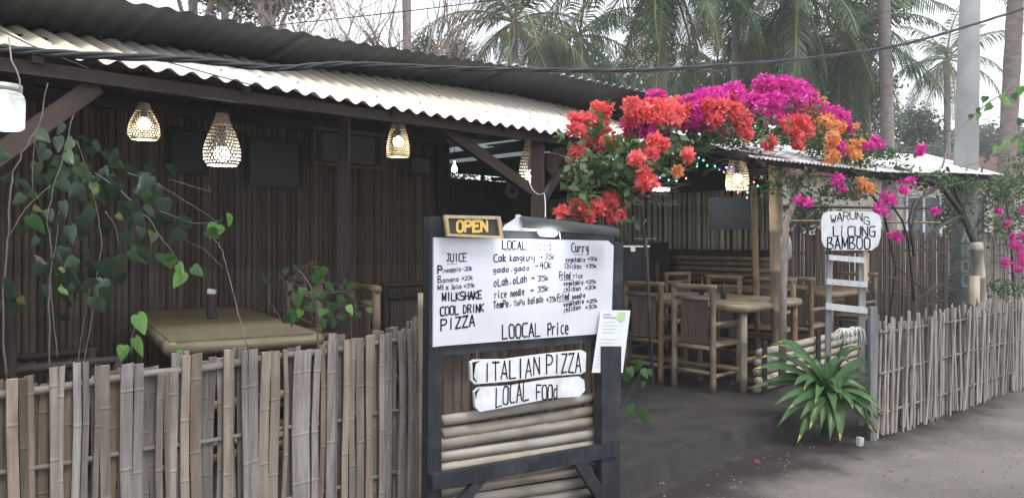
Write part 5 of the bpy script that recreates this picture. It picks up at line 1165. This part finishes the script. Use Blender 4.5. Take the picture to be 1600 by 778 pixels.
# ------------------------------------------------------------------ house behind
hs_ = root('house', 'cream rendered house behind the dark bamboo fence', 'house', (12, 23, 0))
def hb(name, x0, x1, z0, z1, mat, y=22, d=.2): 
    mb = MB(); mb.box(((x0+x1)/2, y+d/2, (z0+z1)/2), (x1-x0, d, z1-z0)); return mb.build(name, M[mat], hs_)
hb('wall', 7.4, 19, 0, 3.3, 'housewall', 22, 4)
mb = MB(); mb.add([(7, 21.5, 3.3), (19.5, 21.5, 3.3), (19.5, 26.5, 3.3), (7, 26.5, 3.3), (8, 24, 4.1), (18.5, 24, 4.1)], [(0, 1, 5, 4), (2, 3, 4, 5), (1, 2, 5), (3, 0, 4), (3, 2, 1, 0)]); mb.build('roof', M['terracotta'], hs_)
for x in (11.3, 12.6, 16.3):
    f_ = hb('window', x, x+.9, 1.5, 2.7, 'window', 21.96, .05)
    for q in ((x-.06, x, 1.44, 2.76), (x+.9, x+.96, 1.44, 2.76), (x+.42, x+.48, 1.5, 2.7)): 
        mb = MB(); mb.box(((q[0]+q[1])/2, 21.93, (q[2]+q[3])/2), (q[1]-q[0], .06, q[3]-q[2])); mb.build('frame', M['white'], f_)
    for z in (1.44, 2.7): mb = MB(); mb.box((x+.45, 21.93, z+.03), (.9, .055, .06)); mb.build('frame', M['white'], f_)
hd = root('pale_bush', 'pale loose bush behind the dark back fence left of the name sign', 'bush', at(1262, 500, 17)); mb = MB()
for (px, py, rx, ry, n) in [(1262, 335, 35, 28, 700), (1330, 300, 25, 14, 200), (1480, 340, 20, 40, 300)]:
    p = at(px, py, 17); q = p.y/F; leaf_cloud(mb, p, rx*q, .6, ry*q, n, .13, rn)
mb.build('foliage', M['farleaf'], hd, kind='stuff'); mb = MB(); b_ = at(1262, 500, 17); b_.z = 0; mb.tube([b_, at(1262, 350, 17)], [.06, .03], 6); mb.build('trunk', M['bark'], hd)
rb = root('rear_bush', 'bush glimpsed through the slot at the back of the room', 'bush', W(7.6, 10.6, 0)); mb = MB()
for k in range(7): leaf_cloud(mb, W(6+.75*k, 10.6+rn.uniform(-.3, .3), 2.68+rn.uniform(-.1, .1)), .4, .3, .3, 260, .09, rn)
mb.build('foliage', M['farleaf'], rb, kind='stuff'); mb = MB()
for k in range(6): mb = MB(); mb.tube([W(6+.8*k, 10.6, 0), W(6.1+.8*k, 10.6, 2.6)], .03, 6); mb.build('trunk', M['bark'], rb)
# ------------------------------------------------------------------ cables
def cable(label, pts, r, mat='cable', strands=1, tw_=.0, name='overhead_cable'):
    P_ = [at(*p) for p in pts]; fine = []
    for i in range(len(P_)-1):
        p0, p1, p2, p3 = P_[max(i-1, 0)], P_[i], P_[i+1], P_[min(i+2, len(P_)-1)]
        for k in range(10):
            q = k/10; fine.append(.5*((2*p1)+(p2-p0)*q+(2*p0-5*p1+4*p2-p3)*q*q+(3*p1-p0-3*p2+p3)*q**3))
    fine.append(P_[-1]); r_ = root(name, label, 'cable', P_[0])
    for s in range(strands):
        mb = MB(); out = []
        for i, p in enumerate(fine):
            a = i*.55+s*2*math.pi/strands; out.append(p+Vector((0, math.sin(a)*tw_, math.cos(a)*tw_)))
        mb.tube(out, r, 6); mb.build('strand', M[mat], r_, smooth=True)
    return r_
cable('thick twisted black cable drooping across the whole view before the roof', [(-60, 68, 2.75), (0, 76, 2.8), (120, 86, 3.0), (300, 94, 3.4), (430, 107, 3.7), (540, 101, 4.0), (700, 107, 4.6), (850, 110, 5.2), (1000, 110, 5.9), (1120, 103, 6.6), (1260, 92, 7.5), (1400, 72, 8.4), (1500, 45, 9.1), (1600, 14, 9.8), (1660, -6, 10.2)], .0095, strands=3, tw_=.008)
cable('thin black wire lying over the lower left corner of the cream roof', [(-20, 38, 3.1), (30, 62, 3.15), (60, 76, 3.2), (140, 108, 3.3)], .003)
cable('thin black wire running over the cream roof sheets', [(180, 62, 3.7), (220, 84, 3.6), (300, 108, 3.62), (400, 135, 3.75)], .003)
cable('thin black wire sloping up through the bare branches', [(380, 46, 9), (450, 38, 9), (600, 22, 9), (760, 2, 9), (860, -18, 9)], .006)
cable('white flex looping from the slim lantern down to the strip lamp', [(825, 278, 5.2), (832, 296, 4.9), (842, 304, 4.7), (850, 303, 4.6), (852, 320, 4.4), (852, 340, 4.2)], .003, 'white', name='lamp_flex')
# ------------------------------------------------------------------ litter on the road
mb = MB(); rl = random.Random(4)
for k in range(90):
    u, v = rl.uniform(3.4, 9), rl.uniform(.6, 2.5); p = W(u, v, .008); a = rl.uniform(0, 6.28); s = rl.uniform(.008, .02); e = Vector((math.cos(a), math.sin(a), 0)); f_ = Vector((-e.y, e.x, 0))
    mb.add([p, p+e*s+f_*s*.4+Vector((0, 0, .004)), p+e*2*s, p+e*s-f_*s*.4], [(0, 1, 2, 3)])
o = mb.build('dry_leaf_litter', M['weave']); o['kind'] = 'stuff'; tag(o, 'scattered dry leaf bits on the grey road', 'leaf litter')
mb = MB()
for k in range(1100):
    u, v = rl.uniform(3.2, 9), rl.uniform(-.6, 2.68); p = W(u, v, .006); q_ = rl.uniform(.002, .008); mb.lathe(p, [(q_*1.1, -.003), (q_*.8, q_*.5), (.0005, q_*.75)], 5)
o = mb.build('road_grit', M['grit']); o['kind'] = 'stuff'; tag(o, 'small loose stones scattered on the dusty road', 'gravel')
for (px, py, k, lab) in ((1184, 722, 'magenta', 'pink fallen petal on the road right of the menu stand'), (992, 741, 'coral', 'reddish fallen petal at the foot of the terrace step'), (1018, 735, 'orange', 'yellow fallen petal near the terrace step'), (1034, 757, 'orange', 'pale fallen petal nearest the bottom of the view')):
    p = atz(px, py, .01); mb = bract_cluster(p+Vector((0, 0, .008)), .012, .012, .004, 3, .014, rl); o = mb.build('fallen_petal', M[k], base=p); tag(o, lab, 'petal', 'petals fallen on the road')

# ------------------------------------------------------------------ air
mb = MB(); mb.box((0, 80, 12), (320, 260, 26)); hz = mb.mesh('haze', plain('haze', (1, 1, 1)))
m = bpy.data.materials.new('humid_air'); m.use_nodes = True; t = m.node_tree; t.nodes.clear(); pv = t.nodes.new('ShaderNodeVolumePrincipled'); pv.inputs['Density'].default_value = .0022; pv.inputs['Color'].default_value = (.93, .96, 1, 1)
ou = t.nodes.new('ShaderNodeOutputMaterial'); t.links.new(pv.outputs[0], ou.inputs['Volume']); hz.materials.clear(); hz.materials.append(m)
ho = bpy.data.objects.new('haze', hz); link(ho, None, I4, 'stuff'); tag(ho, 'pale humid air softening the far palms', 'haze')
